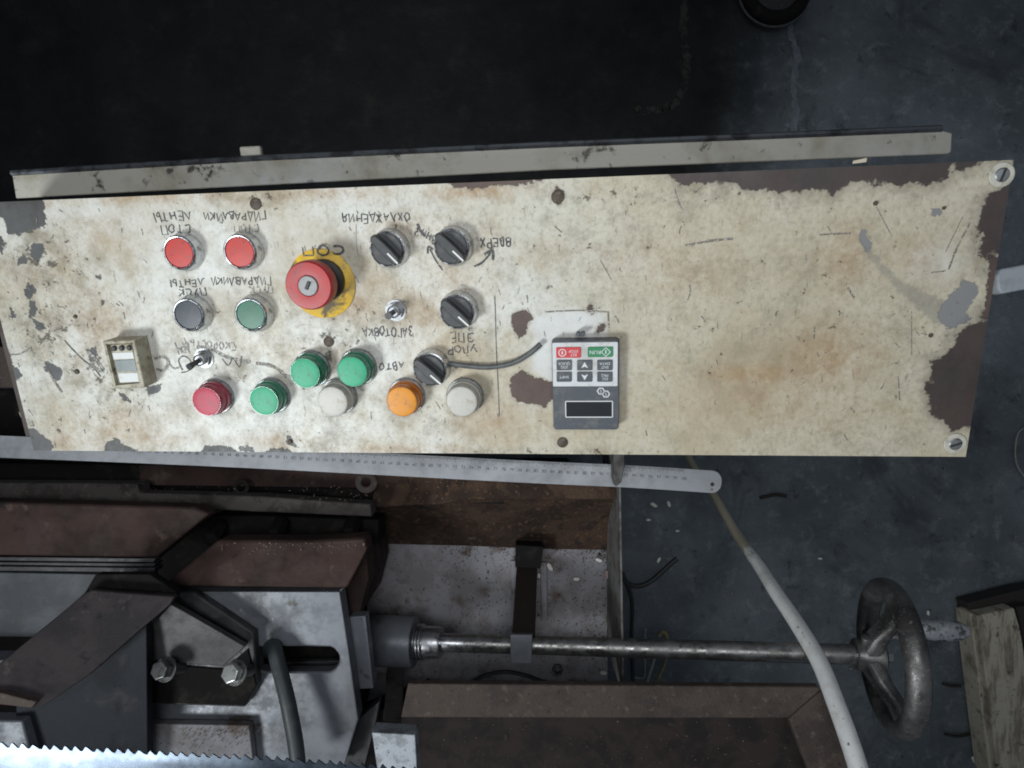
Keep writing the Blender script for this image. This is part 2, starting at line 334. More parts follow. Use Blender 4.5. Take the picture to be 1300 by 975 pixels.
for L in ([(-60, 240), (55, 252), (60, 285), (45, 292), (25, 298), (10, 296), (4, 275), (-60, 262)], [(30, 540), (45, 545), (58, 555), (68, 565), (60, 590), (30, 590)],
          [(56, 458), (68, 462), (80, 470), (76, 484), (66, 480), (58, 470)], [(10, 440), (16, 462), (30, 478), (14, 486), (0, 470)],
          [(135, 560), (148, 556), (160, 566), (178, 573), (178, 585), (130, 585)], [(260, 567), (290, 565), (300, 574), (300, 582), (250, 580)], [(305, 566), (322, 566), (324, 573), (304, 573)],
          [(366, 548), (372, 560), (378, 568), (366, 566), (360, 560)], [(340, 571), (360, 568), (362, 580), (335, 580)], [(360, 570), (372, 574), (372, 580), (355, 580)],
          [(1198, 384), (1214, 366), (1222, 357), (1236, 358), (1242, 372), (1230, 388), (1226, 396), (1233, 405), (1216, 414), (1200, 416), (1190, 404)], [(1092, 294), (1098, 290), (1104, 304), (1106, 318), (1098, 320)], [(186, 492), (206, 486), (200, 500), (188, 503)], [(150, 498), (158, 500), (166, 510), (156, 508)], [(110, 446), (122, 440), (124, 456), (114, 462)],
          [(40, 312), (54, 308), (58, 320), (48, 334), (38, 326)], [(22, 326), (34, 324), (36, 334), (24, 336)], [(28, 366), (40, 360), (46, 372), (36, 382)], [(36, 380), (46, 384), (46, 402), (38, 404)], [(14, 392), (22, 400), (14, 408)], [(40, 402), (50, 408), (58, 416), (48, 420)], [(120, 348), (132, 352), (126, 357)], [(126, 378), (138, 382), (128, 388)], [(0, 300), (8, 310), (2, 322), (-6, 312)],
          [(1181, 264), (1194, 263), (1196, 274), (1184, 276)], [(318, 254), (328, 252), (332, 262), (322, 268)]):
    grey = np.maximum(grey, poly_sd(X, Y, pp(L)))
white = poly_sd(X, Y, pp([(672, 402), (700, 397), (735, 396), (768, 398), (770, 432), (703, 432), (700, 486), (690, 480), (676, 470), (682, 440), (676, 418)]))
smear = np.maximum(smear, poly_sd(X, Y, pp([(1098, 292), (1106, 300), (1108, 318), (1122, 334), (1142, 354), (1168, 368), (1200, 380), (1200, 416), (1184, 408), (1168, 396), (1146, 376), (1124, 352), (1104, 330), (1094, 316), (1090, 298)])))
def blob(L):
    o = np.zeros(X.shape)
    for px, py, rx, ry, a in L:
        u, v = PL(px, py); o = np.maximum(o, a * np.exp(-(((X - u) / (rx * .00062)) ** 2 + ((Y - v) / (ry * .00062)) ** 2)))
    return o
rust = blob([(573, 350, 40, 30, .5), (480, 360, 30, 20, .4), (1050, 455, 60, 45, .75), (960, 475, 55, 14, .9), (980, 500, 90, 40, .45), (1075, 330, 26, 50, .6), (1160, 330, 40, 40, .42), (600, 243, 60, 9, .95), (560, 440, 60, 40, .35), (1000, 520, 120, 30, .4),
             (560, 330, 50, 30, .4), (300, 250, 40, 10, .5), (150, 540, 70, 30, .5), (50, 340, 60, 30, .3), (440, 385, 40, 20, .8), (540, 400, 60, 40, .55), (400, 450, 50, 20, .6), (120, 420, 60, 60, .55), (200, 250, 120, 9, .7), (420, 245, 90, 9, .8), (90, 560, 60, 14, .6), (620, 540, 60, 30, .5), (350, 560, 80, 14, .5), (520, 290, 60, 20, .45), (330, 440, 40, 16, .45), (610, 350, 30, 60, .35), (720, 320, 60, 16, .25), (120, 300, 70, 30, .35), (760, 520, 40, 30, .3), (500, 570, 120, 8, .6), (200, 556, 60, 14, .5), (860, 340, 80, 40, .35)])
CTL = [(231, 319), (309, 318), (244, 398), (323, 398), (268, 506), (341, 505), (393, 470), (453, 468), (428, 506), (515, 506), (590, 507), (494, 313), (576, 310), (583, 393), (548, 467), (165, 455), (501, 395)]
dirt = blob([(x, y, 36, 32, .62) for x, y in CTL] + [(50, 330, 70, 60, .9), (60, 420, 80, 60, .9), (130, 480, 60, 60, .8), (40, 540, 60, 30, .5), (420, 440, 70, 40, .75), (440, 400, 60, 22, .6), (410, 560, 60, 20, .6), (600, 430, 40, 50, .35), (560, 540, 90, 20, .45), (700, 330, 120, 60, .3), (780, 280, 80, 40, .35),
             (330, 252, 60, 12, .8), (1000, 400, 180, 120, .35), (1180, 420, 60, 80, .4), (830, 250, 120, 14, .7), (1050, 560, 140, 14, .4), (680, 574, 150, 7, .9), (300, 470, 50, 20, .6), (430, 470, 60, 20, .6), (530, 300, 40, 20, .5)])
clean = blob([(270, 330, 90, 60, .9), (300, 500, 90, 40, .75), (725, 410, 42, 22, 1.1), (690, 450, 22, 26, 1.0), (480, 460, 60, 30, .6), (350, 300, 60, 40, .6), (660, 400, 60, 60, .4), (100, 270, 60, 14, .8), (280, 540, 80, 20, .5), (1180, 330, 28, 22, .8)])
V = np.stack([X, Y, np.zeros_like(X)], -1).reshape(-1, 3)
idx = np.arange(NX * NY).reshape(NY, NX)
F = np.stack([idx[:-1, :-1], idx[:-1, 1:], idx[1:, 1:], idx[1:, :-1]], -1).reshape(-1, 4)
nv = len(V); ring = np.concatenate([idx[0, :], idx[1:, -1], idx[-1, -2::-1], idx[-2:0:-1, 0]])
Vb = V[ring] + np.array([0, 0, -.0025]); Fs = [(int(ring[i]), nv + i, nv + (i + 1) % len(ring), int(ring[(i + 1) % len(ring)])) for i in range(len(ring))]
me = bpy.data.meshes.new('front_panel'); me.from_pydata(np.concatenate([V, Vb]).tolist(), [], F.tolist() + Fs + [tuple(range(nv + len(ring) - 1, nv - 1, -1))]); me.update()
for nm, a in (('chip_brown', brown), ('chip_dark', dark), ('smear', smear), ('white', white), ('chip_grey', grey), ('rust', rust), ('dirt', dirt), ('clean', clean)):
    at = me.attributes.new(nm, 'FLOAT', 'POINT'); v = a.reshape(-1); at.data.foreach_set('value', np.concatenate([v, v[ring]]).astype(np.float32))
def panel_mat():
    m, nt, b = nodes('cream_panel_paint'); tc = N(nt, 'ShaderNodeTexCoord').outputs['Object']
    A = {k: N(nt, 'ShaderNodeAttribute', attribute_name=k).outputs['Fac'] for k in ('chip_brown', 'chip_dark', 'smear', 'white', 'chip_grey', 'rust', 'dirt', 'clean')}
    n1 = noise(nt, tc, 110, 8, .72); n2 = noise(nt, tc, 16, 9, .72); n3 = noise(nt, tc, 320, 5, .65); n4 = noise(nt, tc, 48, 9, .78, 0., (1, .85, 1)); n5 = noise(nt, tc, 7, 6, .65); n6 = noise(nt, tc, 260, 4, .7, 0., (1.1, .8, 1))
    sx = N(nt, 'ShaderNodeSeparateXYZ'); nt.links.new(tc, sx.inputs[0])
    age = ramp(nt, mathn(nt, 'ADD', sx.outputs[0], mathn(nt, 'MULTIPLY', mathn(nt, 'SUBTRACT', n5, .5), .5)), -.12, .20)   # paint yellowed towards the unused end
    c = mix(nt, age, (.62, .62, .575), (.495, .45, .35))
    c = mix(nt, mathn(nt, 'MULTIPLY', ramp(nt, n2, .44, .66), .6), c, (.455, .405, .295))
    n7 = noise(nt, tc, 33, 9, .75); c = mix(nt, mathn(nt, 'MULTIPLY', ramp(nt, n7, .53, .70), .62), c, (.37, .29, .18))
    c = mix(nt, mathn(nt, 'MULTIPLY', ramp(nt, n4, .50, .68), .48), c, (.29, .255, .185))
    c = mix(nt, mathn(nt, 'MULTIPLY', ramp(nt, n6, .50, .66), .40), c, (.25, .21, .145))
    c = mix(nt, mathn(nt, 'MULTIPLY', ramp(nt, n6, .48, .32), .30), c, (.68, .64, .53))
    f = mathn(nt, 'MULTIPLY', A['clean'], ramp(nt, n2, .75, .35)); c = mix(nt, f, c, (.70, .71, .69))
    n9 = noise(nt, tc, 6.5, 10, .68); c = mix(nt, mathn(nt, 'MULTIPLY', ramp(nt, n9, .47, .66), .55), c, (.40, .325, .21))
    n10 = noise(nt, tc, 13, 10, .72, .5); c = mix(nt, mathn(nt, 'MULTIPLY', mathn(nt, 'MULTIPLY', ramp(nt, n10, .50, .66), mathn(nt, 'ADD', A['dirt'], .25)), .75), c, (.25, .205, .135))
    wf = ramp(nt, mathn(nt, 'ADD', A['white'], mathn(nt, 'MULTIPLY', mathn(nt, 'SUBTRACT', n2, .5), .02)), -.003, .004); c = mix(nt, mathn(nt, 'MULTIPLY', wf, .62), c, (.62, .625, .63))
    r = mathn(nt, 'MULTIPLY', A['rust'], ramp(nt, n4, .30, .62)); c = mix(nt, r, c, (.34, .20, .09))
    r2 = mathn(nt, 'MULTIPLY', A['rust'], ramp(nt, n1, .55, .70)); c = mix(nt, mathn(nt, 'MULTIPLY', r2, .7), c, (.14, .07, .032))
    d = mathn(nt, 'MULTIPLY', mathn(nt, 'ADD', A['dirt'], .10), ramp(nt, n4, .40, .66)); c = mix(nt, mathn(nt, 'MULTIPLY', d, .8), c, (.20, .185, .14))
    sp = ramp(nt, mathn(nt, 'ADD', n1, mathn(nt, 'MULTIPLY', A['dirt'], .13)), .655, .70); c = mix(nt, mathn(nt, 'MULTIPLY', sp, .88), c, (.075, .063, .048))
    n8 = noise(nt, tc, 185, 6, .7); c = mix(nt, mathn(nt, 'MULTIPLY', ramp(nt, mathn(nt, 'ADD', n8, mathn(nt, 'MULTIPLY', A['dirt'], .07)), .635, .685), .55), c, (.15, .125, .09))
    sp2 = ramp(nt, n3, .665, .715); c = mix(nt, mathn(nt, 'MULTIPLY', sp2, .6), c, (.13, .11, .09))
    sl = noise(nt, tc, 150, 4, .6, 0., (1.6, .35, 1)); c = mix(nt, mathn(nt, 'MULTIPLY', ramp(nt, sl, .655, .69), .55), c, (.20, .175, .13))
    jit = mathn(nt, 'MULTIPLY', mathn(nt, 'SUBTRACT', n1, .5), .014)
    jg = mathn(nt, 'MULTIPLY', mathn(nt, 'SUBTRACT', noise(nt, tc, 170, 7, .7), .5), .013)
    sm = ramp(nt, mathn(nt, 'ADD', A['smear'], jg), -.001, .002); c = mix(nt, mathn(nt, 'MULTIPLY', sm, ramp(nt, n2, .3, .6, .85, .55)), c, (.235, .22, .19))
    g = ramp(nt, mathn(nt, 'ADD', A['chip_grey'], jg), -.0002, .0005)
    gc = mix(nt, ramp(nt, n2, .4, .65), (.098, .098, .098), (.060, .058, .054)); gc = mix(nt, ramp(nt, sx.outputs[0], .15, .2), gc, (.215, .212, .215)); c = mix(nt, g, c, gc)
    br = ramp(nt, mathn(nt, 'ADD', A['chip_brown'], jit), -.0002, .0005)
    bc = mix(nt, ramp(nt, n2, .4, .7), (.105, .070, .058), (.070, .050, .045)); bc = mix(nt, ramp(nt, n3, .62, .72), bc, (.17, .13, .11)); c = mix(nt, br, c, bc)
    jd = mathn(nt, 'MULTIPLY', mathn(nt, 'SUBTRACT', noise(nt, tc, 60, 8, .66), .5), .030)
    dk = mathn(nt, 'MAXIMUM', ramp(nt, mathn(nt, 'ADD', A['chip_dark'], jd), -.0012, .0018), mathn(nt, 'MULTIPLY', ramp(nt, mathn(nt, 'ADD', A['chip_dark'], jd), -.009, .001), .35))
    dc = mix(nt, ramp(nt, n2, .4, .7), (.062, .046, .041), (.040, .034, .032)); dc = mix(nt, ramp(nt, n3, .66, .74), dc, (.13, .105, .09)); c = mix(nt, dk, c, dc)
    edge = mathn(nt, 'MULTIPLY', ramp(nt, mathn(nt, 'ADD', A['chip_brown'], jit), -.0022, -.0004), mathn(nt, 'SUBTRACT', 1., br)); c = mix(nt, mathn(nt, 'MULTIPLY', edge, .35), c, (.26, .23, .19))
    nt.links.new(c, b.inputs['Base Color'])
    nt.links.new(ramp(nt, n4, .35, .7, .42, .72), b.inputs['Roughness']); b.inputs['Specular IOR Level'].default_value = .4
    hgt = mathn(nt, 'SUBTRACT', mathn(nt, 'MULTIPLY', n1, .25), mathn(nt, 'ADD', mathn(nt, 'MULTIPLY', br, .6), mathn(nt, 'ADD', mathn(nt, 'MULTIPLY', g, .5), mathn(nt, 'MULTIPLY', sp, .3))))
    bn = N(nt, 'ShaderNodeBump', Strength=.65, Distance=.0009); nt.links.new(hgt, bn.inputs['Height']); nt.links.new(bn.outputs[0], b.inputs['Normal'])
    return m
me.materials.append(panel_mat())
po = bpy.data.objects.new('front_panel', me); col.objects.link(po); po.parent = box

# box body behind the panel, its back flange, post
M['boxbrown'] = mat('box_side_paint', (.075, .055, .048), .7, 0, [((.04, .033, .03), 20, .45, .65)], bump=(200, .3, .001))
M['flange'] = mat('flange_paint', (.42, .40, .345), .55, 0, [((.27, .245, .185), 16, .45, .68), ((.06, .05, .042), 60, .58, .68), ((.50, .51, .50), 6, .5, .7)], bump=(200, .3, .001))
mb = MB(); mb.box((-.022, .004, -.0415), (.75, .198, .077)); mb.build('box_body', M['boxbrown'], box)
def FL(px, py, h): u, v = PL(px, py, h); return Vector((u, v, h))
hf = -.074
A_ = [FL(15, 222, hf), FL(330, 203, hf), FL(700, 186, hf), FL(960, 176, hf), FL(1196, 166, hf), FL(1209, 169, hf), FL(1208, 193, hf), FL(1203, 196, hf), FL(700, 216, hf), FL(20, 252, hf)]
low = A_
mb = MB(); mb.loft(low, [a - Vector((0, 0, .003)) for a in low]); mb.build('flange', M['flange'], box, bevel=.001)
M['lip'] = mat('dark_lip_steel', (.13, .14, .155), .35, .7, [((.05, .05, .055), 60, .45, .65), ((.45, .46, .48), 40, .62, .75)])
mb = MB(); mb.tube([a + Vector((0, .0015, -.001)) for a in A_[:5]], .0028, 8); mb.build('flange_lip', M['lip'], box)
u, v = PL(319, 195, hf - .005); mb = MB(); mb.box((u, v - .002, hf - .006), (.019, .016, .006)); mb.build('latch', M['flange'], box, bevel=.0015)
mb = MB(); c0 = Vector((-.03, .10, 0)); mb.lathe([(.09, .004), (.09, .012), (.035, .03), (.03, .84)], 24, Matrix.Translation(c0)); postM = PM.inverted()
po2 = mb.build('post', M['boxbrown'], box, M=postM)

# --- push buttons, lamps, selectors: each stands on the panel
def ctl(name, px, py, h, mbuild, m, label=None):
    u, v = PL(px, py, h); o = mbuild.build(name, m, box, M=Matrix.Translation((u, v, .0002)))
    if label: o['label'] = label
    return o
def sub(name, mbuild, m, parent, bevel=0, label=None, M=None):
    o = mbuild.build(name, m, parent, bevel=bevel, M=M)
    if label: o['label'] = label
    return o
bez = [(.0150, 0), (.0150, .0016), (.0143, .0026), (.0138, .0088), (.0134, .0100), (.0126, .0106), (.0119, .0104), (.0117, .0085)]
def push_button(px, py, m, label, tilt=0):
    b = MB().lathe(bez, 40); o = ctl('push_button', px, py, .0105, b, M['chrome'], label)
    sub('cap', MB().lathe([(.0115, .006), (.0115, .0096), (.0110, .0101), (.006, .0103), (.001, .0104)], 36), m, o)
push_button(227, 321, M['red'], 'red push button in chrome ring, nearest the left end of the panel')
push_button(304, 320, M['red'], 'red push button in chrome ring, beside the emergency stop')
push_button(239, 400, M['darkblue'], 'dark slate push button in chrome ring')
push_button(318, 400, M['green_btn'], 'dark green push button in chrome ring')
def lamp(px, py, lens, side, label, dome=.00025):
    b = MB().lathe([(.0152, 0), (.0152, .0025), (.0146, .0032)], 40); o = ctl('indicator_lamp', px, py, .0170, b, M['dullsteel'], label)
    ribs = MB(); n = 60
    prof = [(.0140, .0030), (.0139, .0085), (.0130, .0092), (.0127, .0158), (.0121, .0168)]
    ribs.lathe(prof, 48); sub('lens', ribs, side, o)
    sub('lens_face', MB().lathe([(.0121, .0166), (.0117, .0170), (.0112, .0171), (.007, .0171 + dome * .7), (.0005, .0171 + dome)], 40), lens, o)
lamp(262, 510, M['red_lens'], M['red_lens_side'], 'red indicator lamp in the lower row')
lamp(335, 509, M['green_lens'], M['green_lens_side'], 'green indicator lamp beside the red one')
lamp(387, 474, M['green_lens'], M['green_lens_side'], 'left one of the pair of green indicator lamps')
lamp(447, 472, M['green_lens'], M['green_lens_side'], 'right one of the pair of green indicator lamps')
lamp(422, 510, M['clear_lens'], M['clear_lens_side'], 'clouded white indicator lamp below the pair of green lamps')
lamp(510, 510, M['amber_lens'], M['amber_lens_side'], 'amber orange indicator lamp')
lamp(586, 510, M['clear_lens'], M['clear_lens_side'], 'dirty white indicator lamp right of the amber one')
def selector(px, py, ang, label):
    b = MB().lathe(bez[:5] + [(.0126, .0104), (.0121, .0100)], 40); o = ctl('selector_switch', px, py, .0145, b, M['chrome'], label)
    rot = Matrix.Rotation(R(ang), 4, 'Z')
    k = MB().lathe([(.0119, .008), (.0119, .0112), (.0113, .0120), (.004, .0121)], 40); kn = sub('knob', k, M['knob'], o)
    g = MB(); pts = [(-.0148, 0), (-.0128, -.0034), (-.004, -.0042), (.004, -.0042), (.0128, -.0034), (.0148, 0), (.0128, .0034), (.004, .0042), (-.004, .0042), (-.0128, .0034)]
    top = [rot @ Vector((x * .95, y * .82, .0185)) for x, y in pts]; bot = [rot @ Vector((x, y, .0105)) for x, y in pts]
    g.loft(top, bot); sub('grip', g, M['knob'], o, bevel=.0007)
    l = MB(); l.box(rot @ Vector((.0085, 0, .0187)), (.0105, .0013, .0006), rot.to_3x3()); sub('pointer_line', l, M['whiteline'], o)
selector(490, 317, -47, 'black selector knob under the faded word at the top left')
selector(572, 314, -45, 'black selector knob between two hand drawn arrows')
selector(579, 397, -44, 'black selector knob at the right, above the small drawn symbols')
selector(544, 471, -43, 'black selector knob touching the amber lamp')
# emergency stop
u, v = PL(409, 360); o = MB().lathe([(.0272, 0), (.0272, .0008), (.0266, .0012)], 56).build('emergency_stop', M['yellow'], box, M=Matrix.Translation((u, v, .0003)))
o['label'] = 'red mushroom emergency stop with key lock on a greasy yellow disc'
u2, v2 = PL(391, 363, .034); d_ = Matrix.Translation((u2 - u, v2 - v, 0))
sub('collar', MB().lathe([(.0165, .0012), (.0165, .006), (.0135, .008), (.0130, .018)], 40, d_), M['black'], o)
sub('mushroom_head', MB().lathe([(.013, .017), (.0168, .019), (.0183, .0225), (.0184, .0300), (.0180, .0322), (.0170, .0334), (.0120, .0336), (.0082, .0334), (.0076, .0326)], 56, d_), M['redstop'], o)
sub('lock_core', MB().lathe([(.0076, .030), (.0075, .0338), (.0070, .0344), (.001, .0344)], 36, d_), M['lockgrey'], o)
kr = Matrix.Rotation(R(62), 4, 'Z'); s = MB(); s.box(d_ @ Vector((.0002, .0004, .0348)), (.0062, .0026, .0014), kr.to_3x3()); sub('key_slot', s, M['black'], o, bevel=.0004)
# toggles
def toggle(px, py, tip, label, nut):
    hexp = [(.0068 * math.cos(R(a)), .0068 * math.sin(R(a))) for a in range(10, 370, 60)]
    b = MB().lathe([(.0085, 0), (.0085, .0008)], 30); b.loft([Vector((x, y, .0036)) for x, y in hexp], [Vector((x, y, .0008)) for x, y in hexp])
    b.lathe([(.0048, .0036), (.0048, .0085), (.0042, .0088), (.0036, .0080)], 24)
    o = ctl('toggle_switch', px, py, .004, b, nut, label)
    tx, ty = tip; u0, v0 = PL(px, py, .004); u1, v1 = PL(tx, ty, .019)
    l = MB(); l.tube([(0, 0, .006), ((u1 - u0) * .5, (v1 - v0) * .5, .013), ((u1 - u0), (v1 - v0), .019)], [.0018, .0022, .0029], 12); sub('lever', l, M['black'], o)
toggle(501, 395, (493, 401), 'small toggle switch with short black lever right of the emergency stop', M['dullsteel'])
toggle(256, 456, (240, 466), 'small toggle switch with black lever above the red lamp', M['dullsteel'])
# screws and plugs
def screw(px, py, r, m, slot=None, label=None):
    o = ctl('screw', px, py, .001, MB().lathe([(r, 0), (r, .0006), (r * .8, .0013), (r * .2, .0017)], 20), m, label)
    if slot is not None:
        s = MB(); s.box((0, 0, .0016), (r * 1.7, r * .3, .0008), Matrix.Rotation(R(slot), 3, 'Z')); sub('slot', s, M['black'], o)
for px, py, r in ((708, 250, .0048), (417, 434, .0043), (714, 562, .0044), (324, 259, .0045), (1112, 258, .0016), (1199, 264, .0012), (1182, 426, .0015), (95, 402, .0016), (97, 472, .0022), (368, 561, .002)):
    screw(px, py, r, M['screwmat'])
M['padpaint'] = mat('pad_paint', (.52, .50, .43), .6, 0, [((.34, .31, .25), 130, .48, .7)])
for px, py, sl in ((1271, 222, 75), (1212, 563, 20)):
    u, v = PL(px, py); o = MB().lathe([(.0082, 0), (.0082, .0006), (.0075, .0011), (.0048, .0011)], 30).build('screw_pad', M['padpaint'], box, M=Matrix.Translation((u, v, .0002)))
    sub('screw', MB().lathe([(.0048, .0), (.0048, .0013), (.0040, .0020), (.001, .0022)], 24), M['dullsteel'], o)
    s = MB(); s.box((0, 0, .0022), (.0084, .0015, .0008), Matrix.Rotation(R(sl), 3, 'Z')); sub('slot', s, M['black'], o)

# --- counter with small LCD
hc = .017
cq = [PL(x, y, hc) for x, y in ((128, 432), (171, 429), (184, 493), (146, 496))]
cu = sum(q[0] for q in cq) / 4; cv = sum(q[1] for q in cq) / 4
cw, ch = .0280, .0405
o = MB()
o.plate([(-cw / 2, -ch / 2), (cw / 2, -ch / 2), (cw / 2, ch / 2), (-cw / 2, ch / 2)], [[(-cw * .39, -ch * .42), (cw * .39, -ch * .42), (cw * .39, ch * .42), (-cw * .39, ch * .42)]], .0002, hc)
cnt = o.build('counter', M['cream_plastic'], box, M=Matrix.Translation((cu, cv, 0)) @ Matrix.Rotation(R(1.5), 4, 'Z'), bevel=.0009); cnt['label'] = 'cream plastic counter with a small grey display'
def cb(name, x0, x1, y0, y1, z, m, bevel=.0003):
    b = MB(); b.box(((x0 + x1) / 2 * cw, (y0 + y1) / 2 * ch, z / 2), ((x1 - x0) * cw, (y1 - y0) * ch, z)); return sub(name, b, m, cnt, bevel)
cb('face', -.385, .385, -.415, .415, .0145, M['cream_plastic'])
for k in range(3):
    b = MB().lathe([(.0022, .0140), (.0022, .0160), (.0016, .0166)], 14, Matrix.Translation(((-.24 + .24 * k) * cw, .33 * ch, 0))); sub('button', b, M['black'], cnt)
cb('strip', -.35, .37, .10, .24, .0150, M['white_plastic']); cb('display', -.32, .34, -.16, .085, .0152, M['lcd']); cb('strip', -.32, .37, -.39, -.19, .0150, M['white_plastic'])

# --- printed text helper (block letters from the built-in font)
GL = {}
def text_mesh(s):
    if s not in GL:
        c = bpy.data.curves.new('t', 'FONT'); c.body = s; c.size = 1; c.align_x = 'CENTER'; c.align_y = 'CENTER'; c.resolution_u = 3
        t = bpy.data.objects.new('t', c); col.objects.link(t); bpy.context.view_layer.update()
        dg = bpy.context.evaluated_depsgraph_get(); m_ = bpy.data.meshes.new_from_object(t.evaluated_get(dg))
        GL[s] = ([tuple(v.co) for v in m_.vertices], [tuple(p.vertices) for p in m_.polygons])
        bpy.data.objects.remove(t); bpy.data.curves.remove(c); bpy.data.meshes.remove(m_)
    return GL[s]
def put_text(mb, s, x, y, z, size, rot=180, sx=1.):
    Vt, Ft = text_mesh(s); ca, sa = math.cos(R(rot)), math.sin(R(rot))
    mb.add([(x + (vx * sx * ca - vy * sa) * size, y + (vx * sx * sa + vy * ca) * size, z) for vx, vy, _ in Vt], Ft)

# --- drive keypad
hk = .0105
kq = [PL(x, y, hk) for x, y in ((700, 433), (786, 432), (786, 545), (703, 546))]
ku = sum(q[0] for q in kq) / 4; kv = sum(q[1] for q in kq) / 4
kw = ((kq[1][0] - kq[0][0]) + (kq[2][0] - kq[3][0])) / 2; kh = ((kq[0][1] - kq[3][1]) + (kq[1][1] - kq[2][1])) / 2
def rrect(w_, h_, r, n=4):
    out = []
    for cx, cy, a0 in ((w_ / 2 - r, h_ / 2 - r, 0), (-w_ / 2 + r, h_ / 2 - r, 90), (-w_ / 2 + r, -h_ / 2 + r, 180), (w_ / 2 - r, -h_ / 2 + r, 270)):
        out += [(cx + r * math.cos(R(a0 + 90 * k / n)), cy + r * math.sin(R(a0 + 90 * k / n))) for k in range(n + 1)]
    return out
b = MB(); b.loft([Vector((x, y, hk)) for x, y in rrect(kw, kh, .0028)], [Vector((x * 1.02, y * 1.015 , .0)) for x, y in rrect(kw, kh, .003)])
kp = b.build('keypad', M['keypad'], box, M=Matrix.Translation((ku, kv, .0002)), bevel=.0008); kp['label'] = 'grey drive keypad with white key area, red and green keys'
def kxy(px, py): uu, vv = PL(px, py, hk); return uu - ku, vv - kv
def krect(name, x0, y0, x1, y1, z0, z1, m, bevel=.0004, r=.0008):
    a, b_ = kxy(x0, y0), kxy(x1, y1); cx, cy = (a[0] + b_[0]) / 2, (a[1] + b_[1]) / 2; w_, h_ = abs(b_[0] - a[0]), abs(b_[1] - a[1])
    q = MB(); q.loft([Vector((cx + x, cy + y, z1)) for x, y in rrect(w_, h_, r, 3)], [Vector((cx + x, cy + y, z0)) for x, y in rrect(w_, h_, r, 3)])
    return sub(name, q, m, kp, bevel), (cx, cy, w_, h_)
krect('key_area', 701, 435, 784, 490, hk - .001, hk + .0006, M['keypad_face'], .0002)
krect('lower_face', 702, 491, 785, 544, hk - .001, hk + .0004, M['key_grey'], .0002)
_, rs = krect('red_key', 706, 440.5, 737.5, 453.5, hk, hk + .0016, M['key_red']); _, gs = krect('green_key', 746, 440, 778, 452.5, hk, hk + .0016, M['key_green'])
pr = MB(); zt = hk + .0017
put_text(pr, 'STOP', rs[0] + rs[2] * .20, rs[1] + .0012, zt, .0030); put_text(pr, 'RST', rs[0] + rs[2] * .20, rs[1] - .0016, zt, .0030)
def ring2(mb, x, y, r, n, wd, z, a0=0):
    P = [(x + r * math.cos(R(a0 + 360 * k / n)), y + r * math.sin(R(a0 + 360 * k / n))) for k in range(n + 1)]; mb.ribbon(P, wd, z)
ring2(pr, rs[0] - rs[2] * .25, rs[1], .0028, 8, .0007, zt, 22.5); pr.ribbon([(rs[0] - rs[2] * .25, rs[1] - .0012), (rs[0] - rs[2] * .25, rs[1] + .0012)], .0011, zt)
put_text(pr, 'RUN', gs[0] - gs[2] * .20, gs[1], zt, .0042); ring2(pr, gs[0] + gs[2] * .22, gs[1], .0034, 4, .0007, zt, 0); pr.ribbon([(gs[0] + gs[2] * .22, gs[1] - .0014), (gs[0] + gs[2] * .22, gs[1] + .0016)], .0009, zt)
words = [['QUICK', None, 'DATA'], ['SHIFT', None, 'PRG']]; words2 = [['JOG', None, 'ENT'], ['', None, 'ESC']]
for r_, (y0, y1) in enumerate(((456.5, 469.5), (471.5, 484))):
    for c_, (x0, x1) in enumerate(((706.5, 726), (732.5, 752), (758, 777.5))):
        _, q = krect('key', x0, y0, x1, y1, hk, hk + .0016, M['key_grey'])
        if c_ == 1:
            s_ = 1 if r_ == 0 else -1; pr.add([(q[0] - .0026, q[1] - s_ * .0022, zt), (q[0], q[1] - s_ * .0010, zt), (q[0], q[1] + s_ * .0026, zt), (q[0] + .0026, q[1] - s_ * .0022, zt)], [(0, 1, 2), (1, 3, 2)])
        else:
            put_text(pr, words[r_][c_], q[0], q[1] + (.0014 if words2[r_][c_] else 0), zt, .0030)
            if words2[r_][c_]: put_text(pr, words2[r_][c_], q[0], q[1] - .0014, zt, .0030)
lx, ly = kxy(766, 498); z2 = hk + .0006
for dx, dy in ((-.0019, .0012), (.0019, -.0012)): ring2(pr, lx + dx, ly + dy, .0027, 6, .0009, z2, 0); put_text(pr, 'S', lx + dx, ly + dy, z2, .0034)
sub('white_print', pr, M['print'], kp)
_, dq = krect('display', 718, 509, 777.5, 529, hk, hk + .0006, M['screen'], .0001)
fr = MB(); w2, h2 = dq[2] / 2, dq[3] / 2
for a, b_ in (((-1, -1), (1, -1)), ((1, -1), (1, 1)), ((1, 1), (-1, 1)), ((-1, 1), (-1, -1))): fr.ribbon([(dq[0] + a[0] * w2, dq[1] + a[1] * h2), (dq[0] + b_[0] * w2, dq[1] + b_[1] * h2)], .0008, hk + .0009)
sub('display_frame', fr, M['print'], kp)
dim = MB()
for k in range(5): x, y = kxy(708 + (k % 2) * 4, 512 + k * 5); put_text(dim, ('Hz', 'A', 'RPM', 'V', '%')[k], x, y, z2, .0026)
for k in range(5): x, y = kxy(725 + k * 12.5, 537.5); put_text(dim, ('RUN', 'FWD', 'REV', 'LOC', 'TRIP')[k], x, y, z2, .0026)
sub('dim_print', dim, M['print_dim'], kp)
b = MB(); x, y = kxy(737, 425)
for dx in (-.0018, .0018): b.lathe([(.0016, .002), (.0016, .0085), (.001, .009)], 10, Matrix.Translation((x + dx, y, 0)))
sub('clip', b, M['keypad'], kp)

